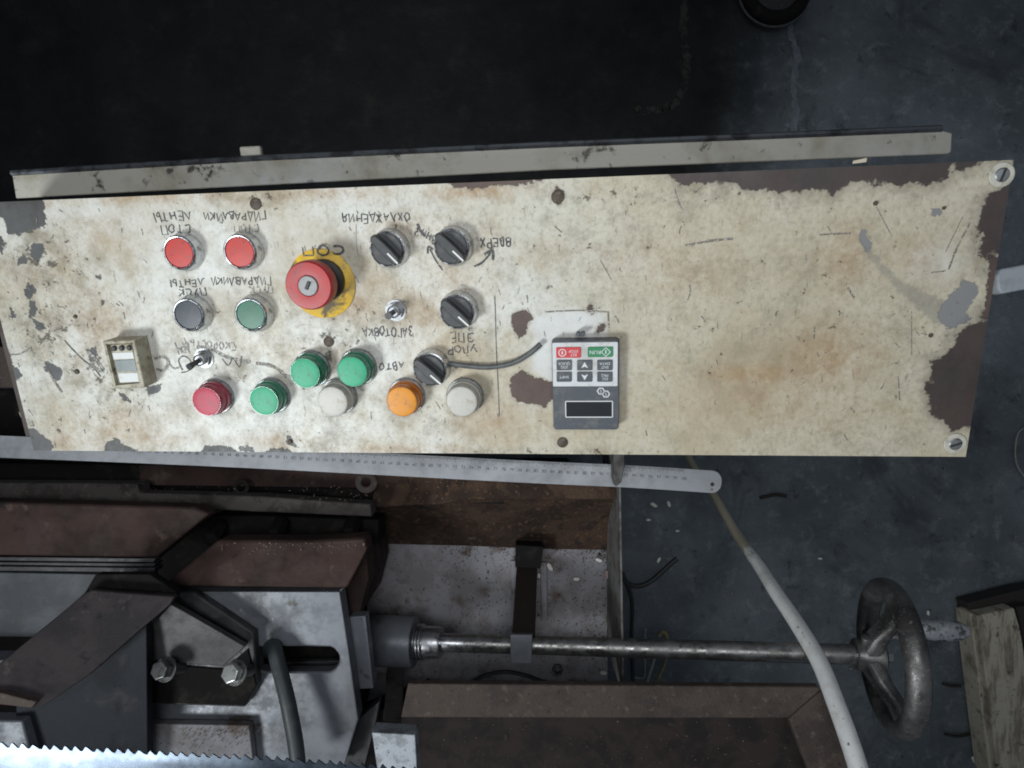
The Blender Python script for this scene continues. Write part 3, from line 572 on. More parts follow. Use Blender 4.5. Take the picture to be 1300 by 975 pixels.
# --- handwriting in black marker (upside down for the viewer)
def arc(cx, cy, rx, ry, a0, a1, n=10): return [(cx + rx * math.cos(R(a0 + (a1 - a0) * k / n)), cy + ry * math.sin(R(a0 + (a1 - a0) * k / n))) for k in range(n + 1)]
G = {'С': [arc(.55, .5, .5, .5, 50, 310)], 'О': [arc(.5, .5, .46, .5, 90, 450, 12)], 'Т': [[(0, 1), (1, .97)], [(.5, .98), (.48, 0)]], 'П': [[(.06, 0), (.08, 1), (.9, .97), (.92, 0)]], 'Л': [[(0, 0), (.25, .2), (.48, 1), (.95, 0)]],
     'Е': [[(.95, 1), (.12, .98), (.1, .02), (.95, 0)], [(.1, .5), (.8, .52)]], 'Н': [[(.05, 0), (.08, 1)], [(.92, 1), (.9, 0)], [(.06, .5), (.92, .48)]], 'Ы': [[(.05, 1), (.05, 0), (.45, .05), (.5, .3), (.1, .5)], [(.92, 1), (.92, 0)]],
     'Г': [[(.1, 0), (.12, 1), (.9, .97)]], 'И': [[(.05, 1), (.08, 0), (.9, 1), (.92, 0)]], 'Д': [[(0, -.2), (.05, .08), (.95, .08), (1, -.2)], [(.15, .08), (.5, 1), (.85, .08)]], 'Р': [[(.1, 0), (.12, 1)], [(.12, 1), (.7, .95), (.85, .7), (.6, .48), (.12, .45)]],
     'А': [[(0, 0), (.5, 1), (.95, 0)], [(.2, .38), (.78, .36)]], 'В': [[(.1, 0), (.12, 1), (.7, .9), (.65, .6), (.12, .52), (.8, .45), (.82, .1), (.1, 0)]], 'К': [[(.1, 0), (.12, 1)], [(.9, 1), (.15, .45), (.92, 0)]], 'У': [[(.05, 1), (.45, .45)], [(.92, 1), (.3, 0), (.05, .02)]],
     'З': [[(.1, .85), (.5, 1), (.85, .78), (.45, .52), (.9, .28), (.5, 0), (.08, .12)]], 'Х': [[(.05, 1), (.95, 0)], [(.92, 1), (.05, 0)]], 'Ж': [[(.0, 1), (1, 0)], [(1, 1), (0, 0)], [(.5, 1.05), (.5, -.05)]], 'Я': [[(.9, 0), (.88, 1), (.3, .95), (.2, .65), (.4, .48), (.88, .5)], [(.45, .48), (.1, 0)]],
     'Ь': [[(.1, 1), (.1, 0), (.7, .05), (.75, .4), (.1, .5)]], 'Ф': [arc(.5, .5, .48, .3, 90, 450, 10), [(.5, 1.15), (.5, -.15)]], 'Э': [arc(.4, .5, .5, .5, 140, -140), [(.3, .5), (.88, .5)]], 'Ч': [[(.08, 1), (.1, .55), (.85, .5)], [(.88, 1), (.88, 0)]]}
def hand(word, px, py, wpx, hpx, tilt=0, m='marker', wd=.00092, jit=.19, hz=.00035):
    c = PL(px, py); e = PL(px - wpx / 2, py), PL(px + wpx / 2, py); W_ = e[1][0] - e[0][0]; t = PL(px, py - hpx / 2), PL(px, py + hpx / 2); H_ = t[0][1] - t[1][1]
    n = len(word); st = W_ / n; b = MB(); ca, sa = math.cos(R(180 + tilt)), math.sin(R(180 + tilt))
    for i, chv in enumerate(word):
        ox = -W_ / 2 + st * i + st * .08 + random.uniform(-.05, .05) * st; oy = -H_ / 2 + random.uniform(-.12, .12) * H_; sl = random.uniform(-.12, .12); hs = random.uniform(.85, 1.12)
        for stroke in G[chv]:
            q = [(x + random.uniform(-jit, jit) * .6, y + random.uniform(-jit, jit) * .6) for x, y in stroke]
            q = spline([Vector((a, b_, 0)) for a, b_ in q], 3) if len(q) > 4 else [Vector((a, b_, 0)) for a, b_ in q]
            L = []
            for p in q:
                X_ = ox + (p.x + sl * p.y) * st * .80; Y_ = oy + p.y * H_ * hs; L.append((c[0] + X_ * ca - Y_ * sa, c[1] + X_ * sa + Y_ * ca))
            b.ribbon(L, [wd * random.uniform(.75, 1.25) for _ in L], hz)
    b.V = [(x, y, z + .00002 * random.random()) for x, y, z in b.V]
    o = b.build('lettering', M[m], box); o['label'] = 'handwritten word ' + word + ' in black marker'; return o
hand('СТОП', 223, 291, 40, 11); hand('ЛЕНТЫ', 219, 275, 50, 10); hand('СТОП', 313, 290, 32, 9, m='marker_faint'); hand('ГИДРАВЛИКИ', 298, 275, 80, 11, -1)
hand('ПУСК', 244, 371, 36, 9); hand('ЛЕНТЫ', 238, 359, 44, 9); hand('ПУСК', 331, 368, 32, 8, m='marker_faint'); hand('ГИДРАВЛИКИ', 306, 357, 78, 10, -2)
hand('СОП', 411, 317, 56, 12, wd=.0014, jit=.06, hz=.0021); hand('ОХЛАЖДЕНИЯ', 477, 277, 88, 11, -2)
hand('ВВЕРХ', 629, 308, 40, 11, wd=.0011); hand('ВНИЗ', 541, 298, 30, 10, -28, wd=.001); hand('ЗАГОТОВКА', 492, 421, 66, 11, -1, wd=.0010)
hand('УПОР', 586, 443, 38, 9, 3); hand('АВТО', 497, 465, 32, 9); hand('РУЧНО', 592, 464, 32, 7, m='marker_faint'); hand('СКОРОСТЬ', 270, 438, 58, 9, -4, m='marker_faint'); hand('ФРЧ', 232, 441, 18, 14, 10, m='marker_faint'); hand('ЭПЕ', 586, 428, 30, 13, 0, wd=.0009)
def draw(L, wpx, m='marker', name='drawn_mark', label=None, n=5):
    q = spline([Vector((*PL(x, y), 0)) for x, y in L], n); b = MB(); b.ribbon([(p.x, p.y) for p in q], [wpx * .00062 * random.uniform(.75, 1.25) for _ in q], .0004); o = b.build(name, M[m], box)
    if label: o['label'] = label
draw([(602, 338), (611, 334), (619, 326), (623, 320)], 2.6, label='curved arrow shaft drawn in marker'); draw([(615, 323), (625, 318), (626, 330)], 3.2); draw([(562, 343), (553, 330), (546, 316)], 1.8); draw([(543, 322), (544, 313), (550, 317)], 2.2)
draw([(530, 284), (534, 293), (540, 300)], 3.0)
draw([(232, 470), (227, 458), (233, 452), (242, 458), (240, 470), (230, 473)], 1.6); draw([(215, 462), (222, 468), (230, 464)], 2.4, 'marker_faint'); draw([(250, 440), (270, 444), (285, 452), (303, 457), (318, 459)], 4.2, 'marker_faint'); draw([(282, 455), (290, 464), (296, 455), (304, 466), (307, 452)], 1.5)
draw([(325, 461), (340, 463), (352, 468), (364, 478)], 4.5, 'scratch'); draw([(196, 455), (208, 453), (214, 460), (208, 470), (198, 468)], 4, 'marker_faint')
draw([(628, 375), (629, 400), (630, 440), (632, 480), (634, 528)], 1.0, 'marker', label='long thin vertical pen line'); draw([(452, 285), (453, 310), (456, 330)], .7, 'marker_faint')
draw([(82, 432), (92, 443), (105, 456), (118, 466), (128, 478)], 1.6, 'marker'); draw([(40, 440), (26, 449), (14, 450)], 2.2, 'scratch'); draw([(62, 470), (70, 485), (79, 498)], 3.2, 'scratch')
for _ in range(2): draw([(112 + 6 * _, 446 + 14 * _), (118, 452 + 12 * _), (126, 462 + 8 * _), (132, 470)], 5, 'marker_faint')
draw([(1231, 283), (1214, 316), (1204, 342)], 1.8, 'scratch', label='pair of long slanting scratches'); draw([(1222, 275), (1200, 320)], .8, 'scratch'); draw([(1182, 346), (1200, 344)], 1.4, 'scratch'); draw([(1076, 365), (1084, 378)], 2, 'scratch'); draw([(1157, 395), (1157, 450)], .6, 'scratch'); draw([(1140, 478), (1142, 508)], 1.2, 'scratch')
draw([(875, 360), (876, 372), (871, 384)], 1.4, 'scratch'); draw([(1034, 415), (1033, 432)], 1.4, 'scratch'); draw([(870, 312), (900, 306), (930, 303)], 2.6, 'scratch'); draw([(1040, 298), (1080, 296)], 1.8, 'scratch'); draw([(704, 287), (713, 295)], 1.2, 'scratch'); draw([(762, 330), (776, 355)], .8, 'scratch'); draw([(856, 238), (862, 258), (868, 268)], .9, 'scratch')
draw([(772, 395), (773, 420)], 2.4, 'scratch'); draw([(692, 396), (735, 394), (770, 396)], 1.6, 'scratch'); draw([(1112, 262), (1132, 300)], .5, 'scratch')
for k in range(130):               # scattered short scratches, most of them on the bare right half
    x = random.choice([random.uniform(640, 1190), random.uniform(20, 200), random.uniform(440, 640)]); y = random.uniform(262, 560); a = random.gauss(1.25, .45); l = random.uniform(3, 11)
    draw([(x, y), (x + l * .5 * math.cos(a) + random.uniform(-1, 1), y + l * .5 * math.sin(a)), (x + l * math.cos(a), y + l * math.sin(a))], random.uniform(.5, 1.3), 'scratch', 'scratch', n=2)

# loose things on the panel
def P3(px, py, h): u, v = PL(px, py, h); return PM @ Vector((u, v, h))
cb_ = MB().tube(spline([P3(568, 461, .002), P3(590, 464, .0022), P3(620, 466, .003), P3(650, 461, .004), P3(672, 449, .005), P3(686, 437, .005)], 8), .0021, 10)
l0 = P3(568, 461, 0); tag(cb_.build('cable', M['greycable'], loc=l0), 'short grey cable lying across the panel towards the keypad', 'cable')
sp_ = MB(); sp_.loft([P3(1082, 208, .004), P3(1083, 204, .004), P3(1101, 200, .004), P3(1100, 206, .004)], [P3(1082, 208, .001), P3(1083, 204, .001), P3(1101, 200, .001), P3(1100, 206, .001)])
tag(sp_.build('wood_splinter', M['splinter'], loc=P3(1090, 205, 0), bevel=.0004), 'pale wood splinter on the upper edge of the panel', 'splinter')

# ------------------------------------------------------------------ saw bed
bed = empty('saw_bed', U(300, 800, 1.45), 'dark brown machine bed with rails, ledge and chip tray under the panel', 'machine bed')
def bp(name, mb, m, bevel=.0012, parent=bed, root=bed, label=None):
    mb.V = [tuple(Vector(v) - root.location) for v in mb.V]; o = mb.build(name, m, parent, bevel=bevel)
    if label: o['label'] = label
    return o
# base cabinet down to the floor (dark, mostly hidden)
b = MB(); b.box((-.42, -.47, .20), (1.08, .62, .40)); bp('base_cabinet', b, M['blackgap'])
# upper dark rail and wall behind the beam
b = MB(); b.solid([(-260, 585), (640, 596), (640, 640), (-260, 618)], .93, .06); bp('back_rail', b, M['blackgap'])
b = MB(); b.solid([(176, 590), (640, 596), (640, 622), (178, 616)], .905, .06); bp('rail_web', b, M['brownpaint'], label='dark brown web behind the dusty ledge')
b = MB(); b.solid([(-260, 612), (174, 614), (176, 626), (330, 630), (470, 640), (472, 656), (330, 650), (176, 642), (-260, 634)], .86, .03); bp('ledge', b, M['ledge'], .002, label='dusty grey ledge')
b = MB(); b.solid([(-260, 440), (16, 440), (20, 492), (-260, 494)], .9, .05); bp('side_cover', b, M['rustpaint'], label='reddish brown cover at the left end of the panel')
b = MB(); b.solid([(-260, 494), (60, 494), (60, 600), (-260, 600)], .97, .05); bp('pit_floor', b, M['blackgap'])
# brown beam with sliding way
b = MB(); b.solid([(-260, 630), (246, 644), (266, 652), (198, 708), (-260, 702)], .80, .03); bp('beam', b, M['brownpaint'], .003)
for y0, y1, D, m_ in ((709, 714, .803, 'castdark'), (715.5, 719.5, .808, 'castdark'), (721, 727, .806, 'castdark')):
    b = MB(); b.solid([(-260, y0 - 5), (197, y0), (195, y1), (-260, y1 - 5)], D, .02); bp('way_strip', b, M[m_], .0008)
b = MB(); b.solid([(198, 712), (266, 655), (330, 655), (480, 660), (480, 690), (205, 760)], .895, .05); bp('trough', b, M['blackgap'])
for px, py in ((279, 667), (357, 663), (449, 661)):
    b = MB().lathe([(.011, 0), (.011, .03), (.006, .034)], 6, Matrix.Translation(U(px, py, .885)) @ Matrix.Rotation(R(25), 4, 'X')); bp('bolt', b, M['blackgap'], .001)
b = MB(); b.solid([(-260, 722), (122, 729), (108, 753), (46, 809), (-260, 806)], .84, .03); bp('side_plate', b, M['casting2'], label='bare grey steel plate at the left edge')
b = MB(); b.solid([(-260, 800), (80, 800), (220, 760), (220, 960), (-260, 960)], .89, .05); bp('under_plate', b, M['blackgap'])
b = MB(); b.solid([(-260, 838), (20, 838), (10, 850), (-260, 850)], .80, .03); bp('lower_plate', b, M['casting'])
b = MB(); b.solid([(-260, 912), (28, 915), (40, 962), (-260, 962)], .73, .02); bp('corner_plate', b, M['casting'], .002, label='grey plate in the bottom left corner')
# chip tray: bottom sheet, stepped rusty wall, thin right wall
b = MB(); b.solid([(440, 640), (770, 640), (772, 980), (440, 980)], 1.01, .03); bp('tray_bottom', b, M['speckle'], 0, label='speckled grey tray bottom covered in fine chips')
b = MB(); b.solid([(480, 601), (786, 607), (784, 634), (590, 634), (560, 640), (470, 645)], .90, .012); bp('tray_wall', b, M['rust_lit'], .002, label='rusty tray wall next to the ruler')
ga = [(470, 634, .915), (787, 625, .915), (776, 662, .988), (772, 698, 1.006), (690, 697, 1.006), (600, 693, 1.006), (470, 690, 1.006), (470, 664, .988)]
b = MB(); q = [U(*g) for g in ga]; b.add(q + [v - Vector((0, 0, .02)) for v in q], [(0, 7, 2, 1), (7, 6, 5, 4, 3, 2), (8, 9, 10, 15), (15, 10, 11, 12, 13, 14)]); bp('tray_slope', b, M['rust'], 0, label='brown sloping side of the tray')
def wallpt(x, y, D): return U(x, y, D)
b = MB(); t0, t1 = wallpt(785, 566, .88), wallpt(790, 880, .88); n_ = Vector((.0026, 0, 0)); dn = Vector((0, 0, -.16))
b.loft([t0, t1, t1 + n_, t0 + n_], [t0 + dn, t1 + dn, t1 + n_ + dn, t0 + n_ + dn]); bp('tray_side_wall', b, M['wallsteel'], .0004)
b = MB(); b.solid([(779, 572), (793, 572), (793, 592), (789, 612), (782, 618), (779, 608)], .80, .045); bp('bracket', b, M['wallsteel'], .001, label='small grey clip standing over the ruler')
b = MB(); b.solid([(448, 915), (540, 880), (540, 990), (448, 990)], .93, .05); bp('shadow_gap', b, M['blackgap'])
b = MB(); b.solid([(490, 852), (511, 852), (508, 916), (486, 916)], [.93, .93, .82, .82], .02); bp('strut', b, M['ledge'])

# crumbs and fine chips as one scatter
cr = MB()
def crumb(mb, p, s):
    q = [Vector((random.gauss(0, 1), random.gauss(0, 1), random.gauss(0, 1))).normalized() for _ in range(4)]
    q = [Vector((.94, 0, -.33)), Vector((-.47, .82, -.33)), Vector((-.47, -.82, -.33)), Vector((0, 0, 1))]; Mr = Matrix.Rotation(random.uniform(0, 6.28), 3, Vector((random.random(), random.random(), random.random() + .1)).normalized())
    mb.add([p + Mr @ (v * s * random.uniform(.6, 1.3)) for v in q], [(0, 2, 1), (0, 1, 3), (1, 2, 3), (2, 0, 3)])
for k in range(650):
    x = random.uniform(560, 772); y = random.uniform(690, 868)
    if random.random() < .45: x = 772 - abs(random.gauss(0, 14)) if random.random() < .5 else x; y = 694 + abs(random.gauss(0, 10)) if random.random() < .5 else y
    crumb(cr, U(x, y, 1.008), random.uniform(.0005, .0016))
o = cr.build('metal_chips', M['blackgap'], loc=U(680, 780, 1.01)); tag(o, 'fine dark chips scattered over the grey tray bottom', 'chips', kind='stuff')
cr = MB()
for k in range(260): crumb(cr, U(random.uniform(560, 772), random.uniform(690, 868), 1.008), random.uniform(.0005, .0014))
for k in range(40): crumb(cr, U(random.uniform(520, 780), random.uniform(606, 634), .898), random.uniform(.0005, .0014))
for k in range(60): crumb(cr, U(random.uniform(180, 470), random.uniform(626, 648), .884), random.uniform(.0005, .0014))
for k in range(170):
    x = random.uniform(795, 1300); y = random.uniform(590, 975); crumb(cr, U(x, y, 1.447), random.uniform(.0008, .0028) if random.random() < .85 else .004)
for k in range(60): crumb(cr, U(random.uniform(950, 1300), random.uniform(0, 190), 1.447), random.uniform(.0006, .0018))
for k in range(110): crumb(cr, U(min(462, max(282, random.gauss(random.choice((310, 430)), 40))), 689 + abs(random.gauss(0, 6)), .796), random.uniform(.0004, .0012))
for k in range(220): crumb(cr, U(random.uniform(230, 318), 925 + abs(random.gauss(0, 14)), .783), random.uniform(.0004, .0012))
for k in range(160): crumb(cr, U(random.uniform(0, 470), random.uniform(616, 640), .859), random.uniform(.0004, .0010))
tag(cr.build('pale_crumbs', M['crumb2'], loc=U(900, 700, 1.447)), 'tiny pale crumbs scattered over the tray and the floor', 'crumbs', kind='stuff')
FR = ((698, 720, 1.0, .009, 60, 'tray', 'long white fragment on the tray right of the dark strap'), (684, 731, 1.0, .006, 90, 'tray', 'white fragment touching the dark strap'), (732, 735, 1.0, .007, 0, 'tray', 'white fragment in the middle of the tray bottom'), (760, 711, 1.0, .007, 20, 'tray', 'white fragment on the tray below the rust slope, left of its pair'),
      (775, 714, 1.0, .007, 100, 'tray', 'white fragment on the tray close above the pinkish one'), (766, 854, 1.0, .007, 5, 'tray', 'white fragment on the tray below the shaft'), (657, 702, 1.0, .005, 0, 'tray', 'white fragment at the foot of the dark strap'), (780, 793, .99, .006, 140, 'tray', 'white fragment against the tray wall just above the shaft'),
      (830, 641, 1.44, .012, 30, 'floor', 'largest white fragment on the floor below the ruler'), (849, 640, 1.44, .011, 70, 'floor', 'broad white fragment on the floor below the ruler, nearest its rounded end'), (823, 660, 1.44, .008, 0, 'floor', 'small white fragment on the floor below the largest one'), (836, 711, 1.44, .010, 120, 'floor', 'white fragment on the floor beside the thick black cable end'),
      (860, 674, 1.44, .007, 0, 'floor', 'white crumb on the floor between ruler end and black cable'), (1041, 709, 1.44, .007, 0, 'floor', 'white crumb on the floor right of the hose'), (1178, 778, 1.44, .008, 90, 'floor', 'white crumb on the floor above the wheel handle'), (1241, 912, 1.44, .008, 0, 'floor', 'white crumb on the floor left of the timber'), (1237, 965, 1.44, .014, 60, 'floor', 'white flake on the floor in the corner below the timber edge'))
for px, py, D, s, a, where, lab in FR:
    s *= 1.45 if where == 'tray' else 1.25
    c = U(px, py, D + .004); rot = Matrix.Rotation(R(-a), 3, 'Z'); q = MB()
    L = [(1, .1), (.6, .42), (-.4, .5), (-1, .2), (-.8, -.4), (.5, -.45)]
    A2 = [c + rot @ Vector((x * s * .5 * random.uniform(.8, 1.2), y * s * .5, .0025)) for x, y in L]; B2 = [c + rot @ Vector((x * s * .55, y * s * .55, -.001)) for x, y in L]; q.loft(A2, B2)
    tag(q.build('white_fragment', M['crumb'], loc=c, bevel=.0005), lab, 'fragment', 'white fragments on the ' + where)
c = U(774, 729, 1.0); q = MB(); q.solid([(768, 725), (780, 724), (781, 734), (769, 735)], .998, .006); tag(q.build('pink_fragment', mat('pinkish_plaster', (.35, .25, .24), .9), loc=c, bevel=.0008), 'pinkish square fragment by the right tray wall', 'fragment')

# ------------------------------------------------------------------ vise
vise = empty('vise', U(330, 880, 1.0), 'grey steel vise jaw with slotted plate and two hex bolts', 'vise')
def vp(name, mb, m, bevel=.0012, label=None, parent=None):
    mb.V = [tuple(Vector(v) - vise.location) for v in mb.V]; o = mb.build(name, m, parent or vise, bevel=bevel)
    if label: o['label'] = label
    return o
Dp = .80
def q2(L, D): return [tuple(U(x, y, D).xy) for x, y in L]
slot = [(327, 821), (400, 821)] + [(415 + 16 * math.cos(R(a)), 837 - 16 * math.sin(R(a))) for a in range(75, -91, -15)] + [(340, 853), (328, 850)]
b = MB(); b.plate(q2([(180, 749), (432, 750), (445, 840), (455, 912), (430, 985), (180, 985)], Dp), [q2(slot, Dp)], CAMZ - Dp - .02, CAMZ - Dp); vp('slotted_plate', b, M['casting'], .0022)
b = MB(); b.solid([(300, 843), (440, 838), (440, 880), (300, 880)], .838, .01); vp('slide', b, M['castdark'])
b = MB(); b.solid([(206, 744), (440, 747), (466, 697), (463, 682), (400, 686), (276, 686)], [.792, .792, .792, .80, .80, .80], .035); vp('jaw_block', b, M['brownpaint'], .003, label='brown painted block on top of the vise')
b = MB(); b.solid([(436, 752), (464, 700), (468, 735), (456, 782), (444, 784)], .845, .14); vp('jaw_end', b, M['brownpaint'])
b = MB(); b.solid([(226, 752), (246, 752), (322, 803), (327, 870), (311, 898), (188, 894), (184, 800)], .785, .012); bk = vp('bracket', b, M['castdark'], .002, label='angular bracket plate, coloured dark for the shadow strip along its edge')  # dark rim of this plate stands in for the bracket's cast shadow
b = MB(); b.solid([(217, 767), (311, 821), (283, 846), (230, 842), (192, 838), (184, 803)], [.752, .762, .770, .770, .770, .76], .010); vp('bracket_face', b, M['bracketface'], .001)
b = MB(); b.solid([(190, 842), (231, 846), (284, 850), (314, 824), (325, 870), (310, 896), (190, 892)], .7825, .004); vp('painted_shade_recess', b, M['blackgap'], .0005)  # lower bracket painted black in place of the arm's shadow
def hexbolt(px, py, D, r, m, tilt):
    M_ = Matrix.Translation(U(px, py, D)) @ Matrix.Rotation(R(tilt[0]), 4, 'X') @ Matrix.Rotation(R(tilt[1]), 4, 'Y')
    b = MB().lathe([(r * .94, 0), (r, .001), (r, .009), (r * .9, .0102), (r * .2, .0104)], 6, M_ @ Matrix.Rotation(.3, 4, 'Z')); o = vp('hex_bolt', b, m, .0005)
    b = MB().lathe([(r * 1.25, -.003), (r * 1.25, -.0006)], 28, M_); vp('washer', b, M['boltdark'], .0004)
    b = MB().lathe([(r * .6, -.03), (r * .6, -.002)], 16, M_); vp('bolt_shank', b, M['boltdark'], .0)
hexbolt(209, 850, .748, .0108, M['boltdark'], (-18, -12)); hexbolt(298, 854, .748, .0112, M['bolt'], (-18, -12))
b = MB(); b.solid([(188, 919), (316, 921), (323, 985), (188, 985)], .785, .012); vp('wear_plate', b, M['speckle'], .001, label='speckled rectangular wear plate beside the blade')
b = MB(); b.solid([(443, 783), (464, 782), (474, 874), (455, 875)], .825, .02); vp('end_flange', b, M['casting'], .001, label='grey flange at the end of the vise')
b = MB(); b.solid([(456, 912), (482, 890), (478, 914), (460, 985), (432, 985)], [.835] * 5, .02); vp('lower_lug', b, M['castdark'], .001)
b = MB(); b.solid([(190, 765), (436, 756), (450, 908), (432, 985), (190, 985)], .865, .12); vp('jaw_body', b, M['blackgap'], .002)
# small block beside the frame
b = MB(); b.solid([(472, 930), (527, 933), (530, 985), (480, 985)], .79, .025); b.V = list(b.V)
tag(b.build('steel_block', mat('scraped_pale_steel', (.50, .53, .57), .5, .3, [((.30, .31, .33), 60, .45, .62), ((.14, .13, .13), 260, .60, .68)], bump=(300, .4, .001)), loc=U(500, 950, .81), bevel=.001), 'small pale scraped steel block at the blade', 'block')
# black hose from the slot
hp = spline([U(338, 826, .83), U(347, 822, .79), U(355, 850, .775), U(364, 885, .765), U(371, 920, .76), U(376, 950, .755), U(380, 990, .75)], 8)
tag(MB().tube(hp, .0090, 14).build('rubber_hose', M['rubber'], loc=hp[0]), 'black rubber hose coming out of the plate slot', 'hose')

# ------------------------------------------------------------------ blade guide arm
arm = empty('guide_arm', U(80, 850, .9), 'dark steel blade guide arm slanting over the vise', 'guide arm')
def apt(name, mb, m, bevel=.0012, label=None):
    mb.V = [tuple(Vector(v) - arm.location) for v in mb.V]; o = mb.build(name, m, arm, bevel=bevel)
    if label: o['label'] = label
b = MB(); b.solid([(110, 752), (116, 749), (222, 757), (215, 768), (175, 802), (112, 858), (52, 898), (-40, 888), (-40, 874)], [.725, .725, .725, .72, .715, .70, .685, .685, .685], .010); apt('top_plate', b, M['armdark'], .0015)
b = MB(); b.solid([(-40, 878), (2, 880), (46, 891), (40, 899), (-40, 890)], .682, .008); apt('worn_edge', b, M['rustpaint'], .001)
b = MB(); b.solid([(20, 890), (120, 840), (186, 790), (188, 990), (20, 990)], [.74, .74, .74, .76, .74], .012); apt('side_cheek', b, M['cheek'], .001)
b = MB(); b.solid([(112, 748), (122, 729), (190, 729), (224, 752), (222, 757), (114, 751)], .74, .012); apt('rear_lug', b, M['blackgap'], .001)

# ------------------------------------------------------------------ saw blade: a steel band with a tooth row
b = MB(); top = []; x0 = -.42; xe = -.055; x = x0; rows = []
def by(x): return U(0, 0, .47).y * 0 + (-.2555 - (x + .35) * .050 - max(0, x + .16) * .03)
Zb = CAMZ - .47; pitch = [.0072, .0086, .0064, .0080, .0069]; pts = []; k = 0
while x < xe + .25:
    p = pitch[k % 5]; k += 1; hgt = random.uniform(.0022, .0032)
    pts += [(x, by(x)), (x + p * .22, by(x) + hgt), (x + p * .34, by(x) + hgt * .92), (x + p * .78, by(x) - .0002)]; x += p
n = len(pts); VV = []; 
for zt_ in (0, -.0012):
    VV += [(a, c_, Zb + zt_) for a, c_ in pts] + [(a, by(a) - .006, Zb + zt_) for a, c_ in pts] + [(a, by(a) - .036, Zb + zt_ - .006) for a, c_ in pts]
FF = []
for i in range(n - 1):
    FF += [(n + i, n + i + 1, i + 1, i), (2 * n + i, 2 * n + i + 1, n + i + 1, n + i)]
    m3 = 3 * n; FF += [(m3 + i, m3 + i + 1, m3 + n + i + 1, m3 + n + i), (m3 + n + i, m3 + n + i + 1, m3 + 2 * n + i + 1, m3 + 2 * n + i), (i, i + 1, m3 + i + 1, m3 + i)]
b.add(VV, FF); tag(b.build('cutting_band', M['blade'], loc=(-.25, -.27, Zb), sharp=20), 'shiny toothed band saw blade along the bottom edge', 'saw band')

# ------------------------------------------------------------------ lead screw with handwheel
sA, sB = U(470, 813, .925), U(1122, 832, .842)
ls = empty('lead_screw', sA, 'steel lead screw with stepped collar and spoked handwheel', 'lead screw')
dirx = (sB - sA).normalized()
def lp(name, mb, m, bevel=.0, label=None, parent=None):
    mb.V = [tuple(Vector(v) - sA) for v in mb.V]; o = mb.build(name, m, parent or ls, bevel=bevel)
    if label: o['label'] = label
    return o
def along(px):
    k = (px - 650) / FPX; return sA + dirx * ((k * (CAMZ - sA.z) - sA.x) / (dirx.x + k * dirx.z))
AM = axisM(sA, sB)
def lz(px): return (along(px) - sA).length
lp('boss', MB().lathe([(.0325, 0), (.0335, .002), (.0335, lz(527) - .002), (.0325, lz(527))], 48, AM), M['casting'])
for i in range(3): lp('ring', MB().lathe([(.0225, lz(527) + .0042 * i + .0010), (.0235, lz(527) + .0042 * i + .0016), (.0235, lz(527) + .0042 * i + .0030), (.0225, lz(527) + .0042 * i + .0036)], 40, AM), M['bright'])
lp('collar', MB().lathe([(.0195, lz(527)), (.0195, lz(539)), (.0212, lz(540)), (.0212, lz(541)), (.0208, lz(558)), (.0195, lz(560.5))], 40, AM), M['bright'])
lp('shaft_neck', MB().lathe([(.0122, lz(560)), (.0122, lz(590)), (.0115, lz(591))], 32, AM), M['bright'])
lp('shaft', MB().lathe([(.0120, lz(590)), (.0121, lz(760)), (.0122, lz(900)), (.0123, lz(1095))], 32, AM), M['shaft'])
# wheel
wc = along(1108); RW, rt, ZR = .0825, .0124, .021
WM = Matrix.Translation(wc) @ (dirx + Vector((0, 0, .05))).to_track_quat('Z', 'Y').to_matrix().to_4x4()
def wxyz(ang, r, z): return WM @ Vector((r * math.cos(R(ang)), r * math.sin(R(ang)), z))
b = MB(); nV = 72; nk = 18; VV = []; FF = []
for i in range(nV):
    a = 2 * math.pi * i / nV
    for k in range(nk):
        t = 2 * math.pi * k / nk; rr = RW + rt * math.cos(t); VV.append(WM @ Vector((rr * math.cos(a), rr * math.sin(a), ZR + rt * 1.15 * math.sin(t))))
for i in range(nV):
    for k in range(nk): FF.append((i * nk + k, ((i + 1) % nV) * nk + k, ((i + 1) % nV) * nk + (k + 1) % nk, i * nk + (k + 1) % nk))
b.add(VV, FF); rim = lp('rim', b, M['wheel'])
# direction of "up" (towards the lens) and "+y" in the wheel plane
upv = WM.inverted().to_3x3() @ Vector((0, 0, 1)); aup = math.degrees(math.atan2(upv.y, upv.x)); yv = WM.inverted().to_3x3() @ Vector((0, 1, 0)); ay = math.degrees(math.atan2(yv.y, yv.x))
sgn = 1 if ((ay - aup + 540) % 360 - 180) > 0 else -1
def wang(deg): return aup + sgn * deg        # 0 = top of the wheel, + = towards image top
lp('hub', MB().lathe([(.018, -.022), (.0195, -.020), (.0205, .0), (.022, .010), (.018, .013), (.010, .013)], 36, WM), M['wheel'])
lp('hub_nut', MB().lathe([(.0085, .013), (.0085, .021), (.006, .023)], 6, WM), M['bolt'], .0006)
lp('set_screw', MB().lathe([(.0055, 0), (.0055, .012), (.004, .013)], 12, axisM(wxyz(wang(62), .018, -.012), wxyz(wang(62), .030, -.012))), M['wheel'], .0006)
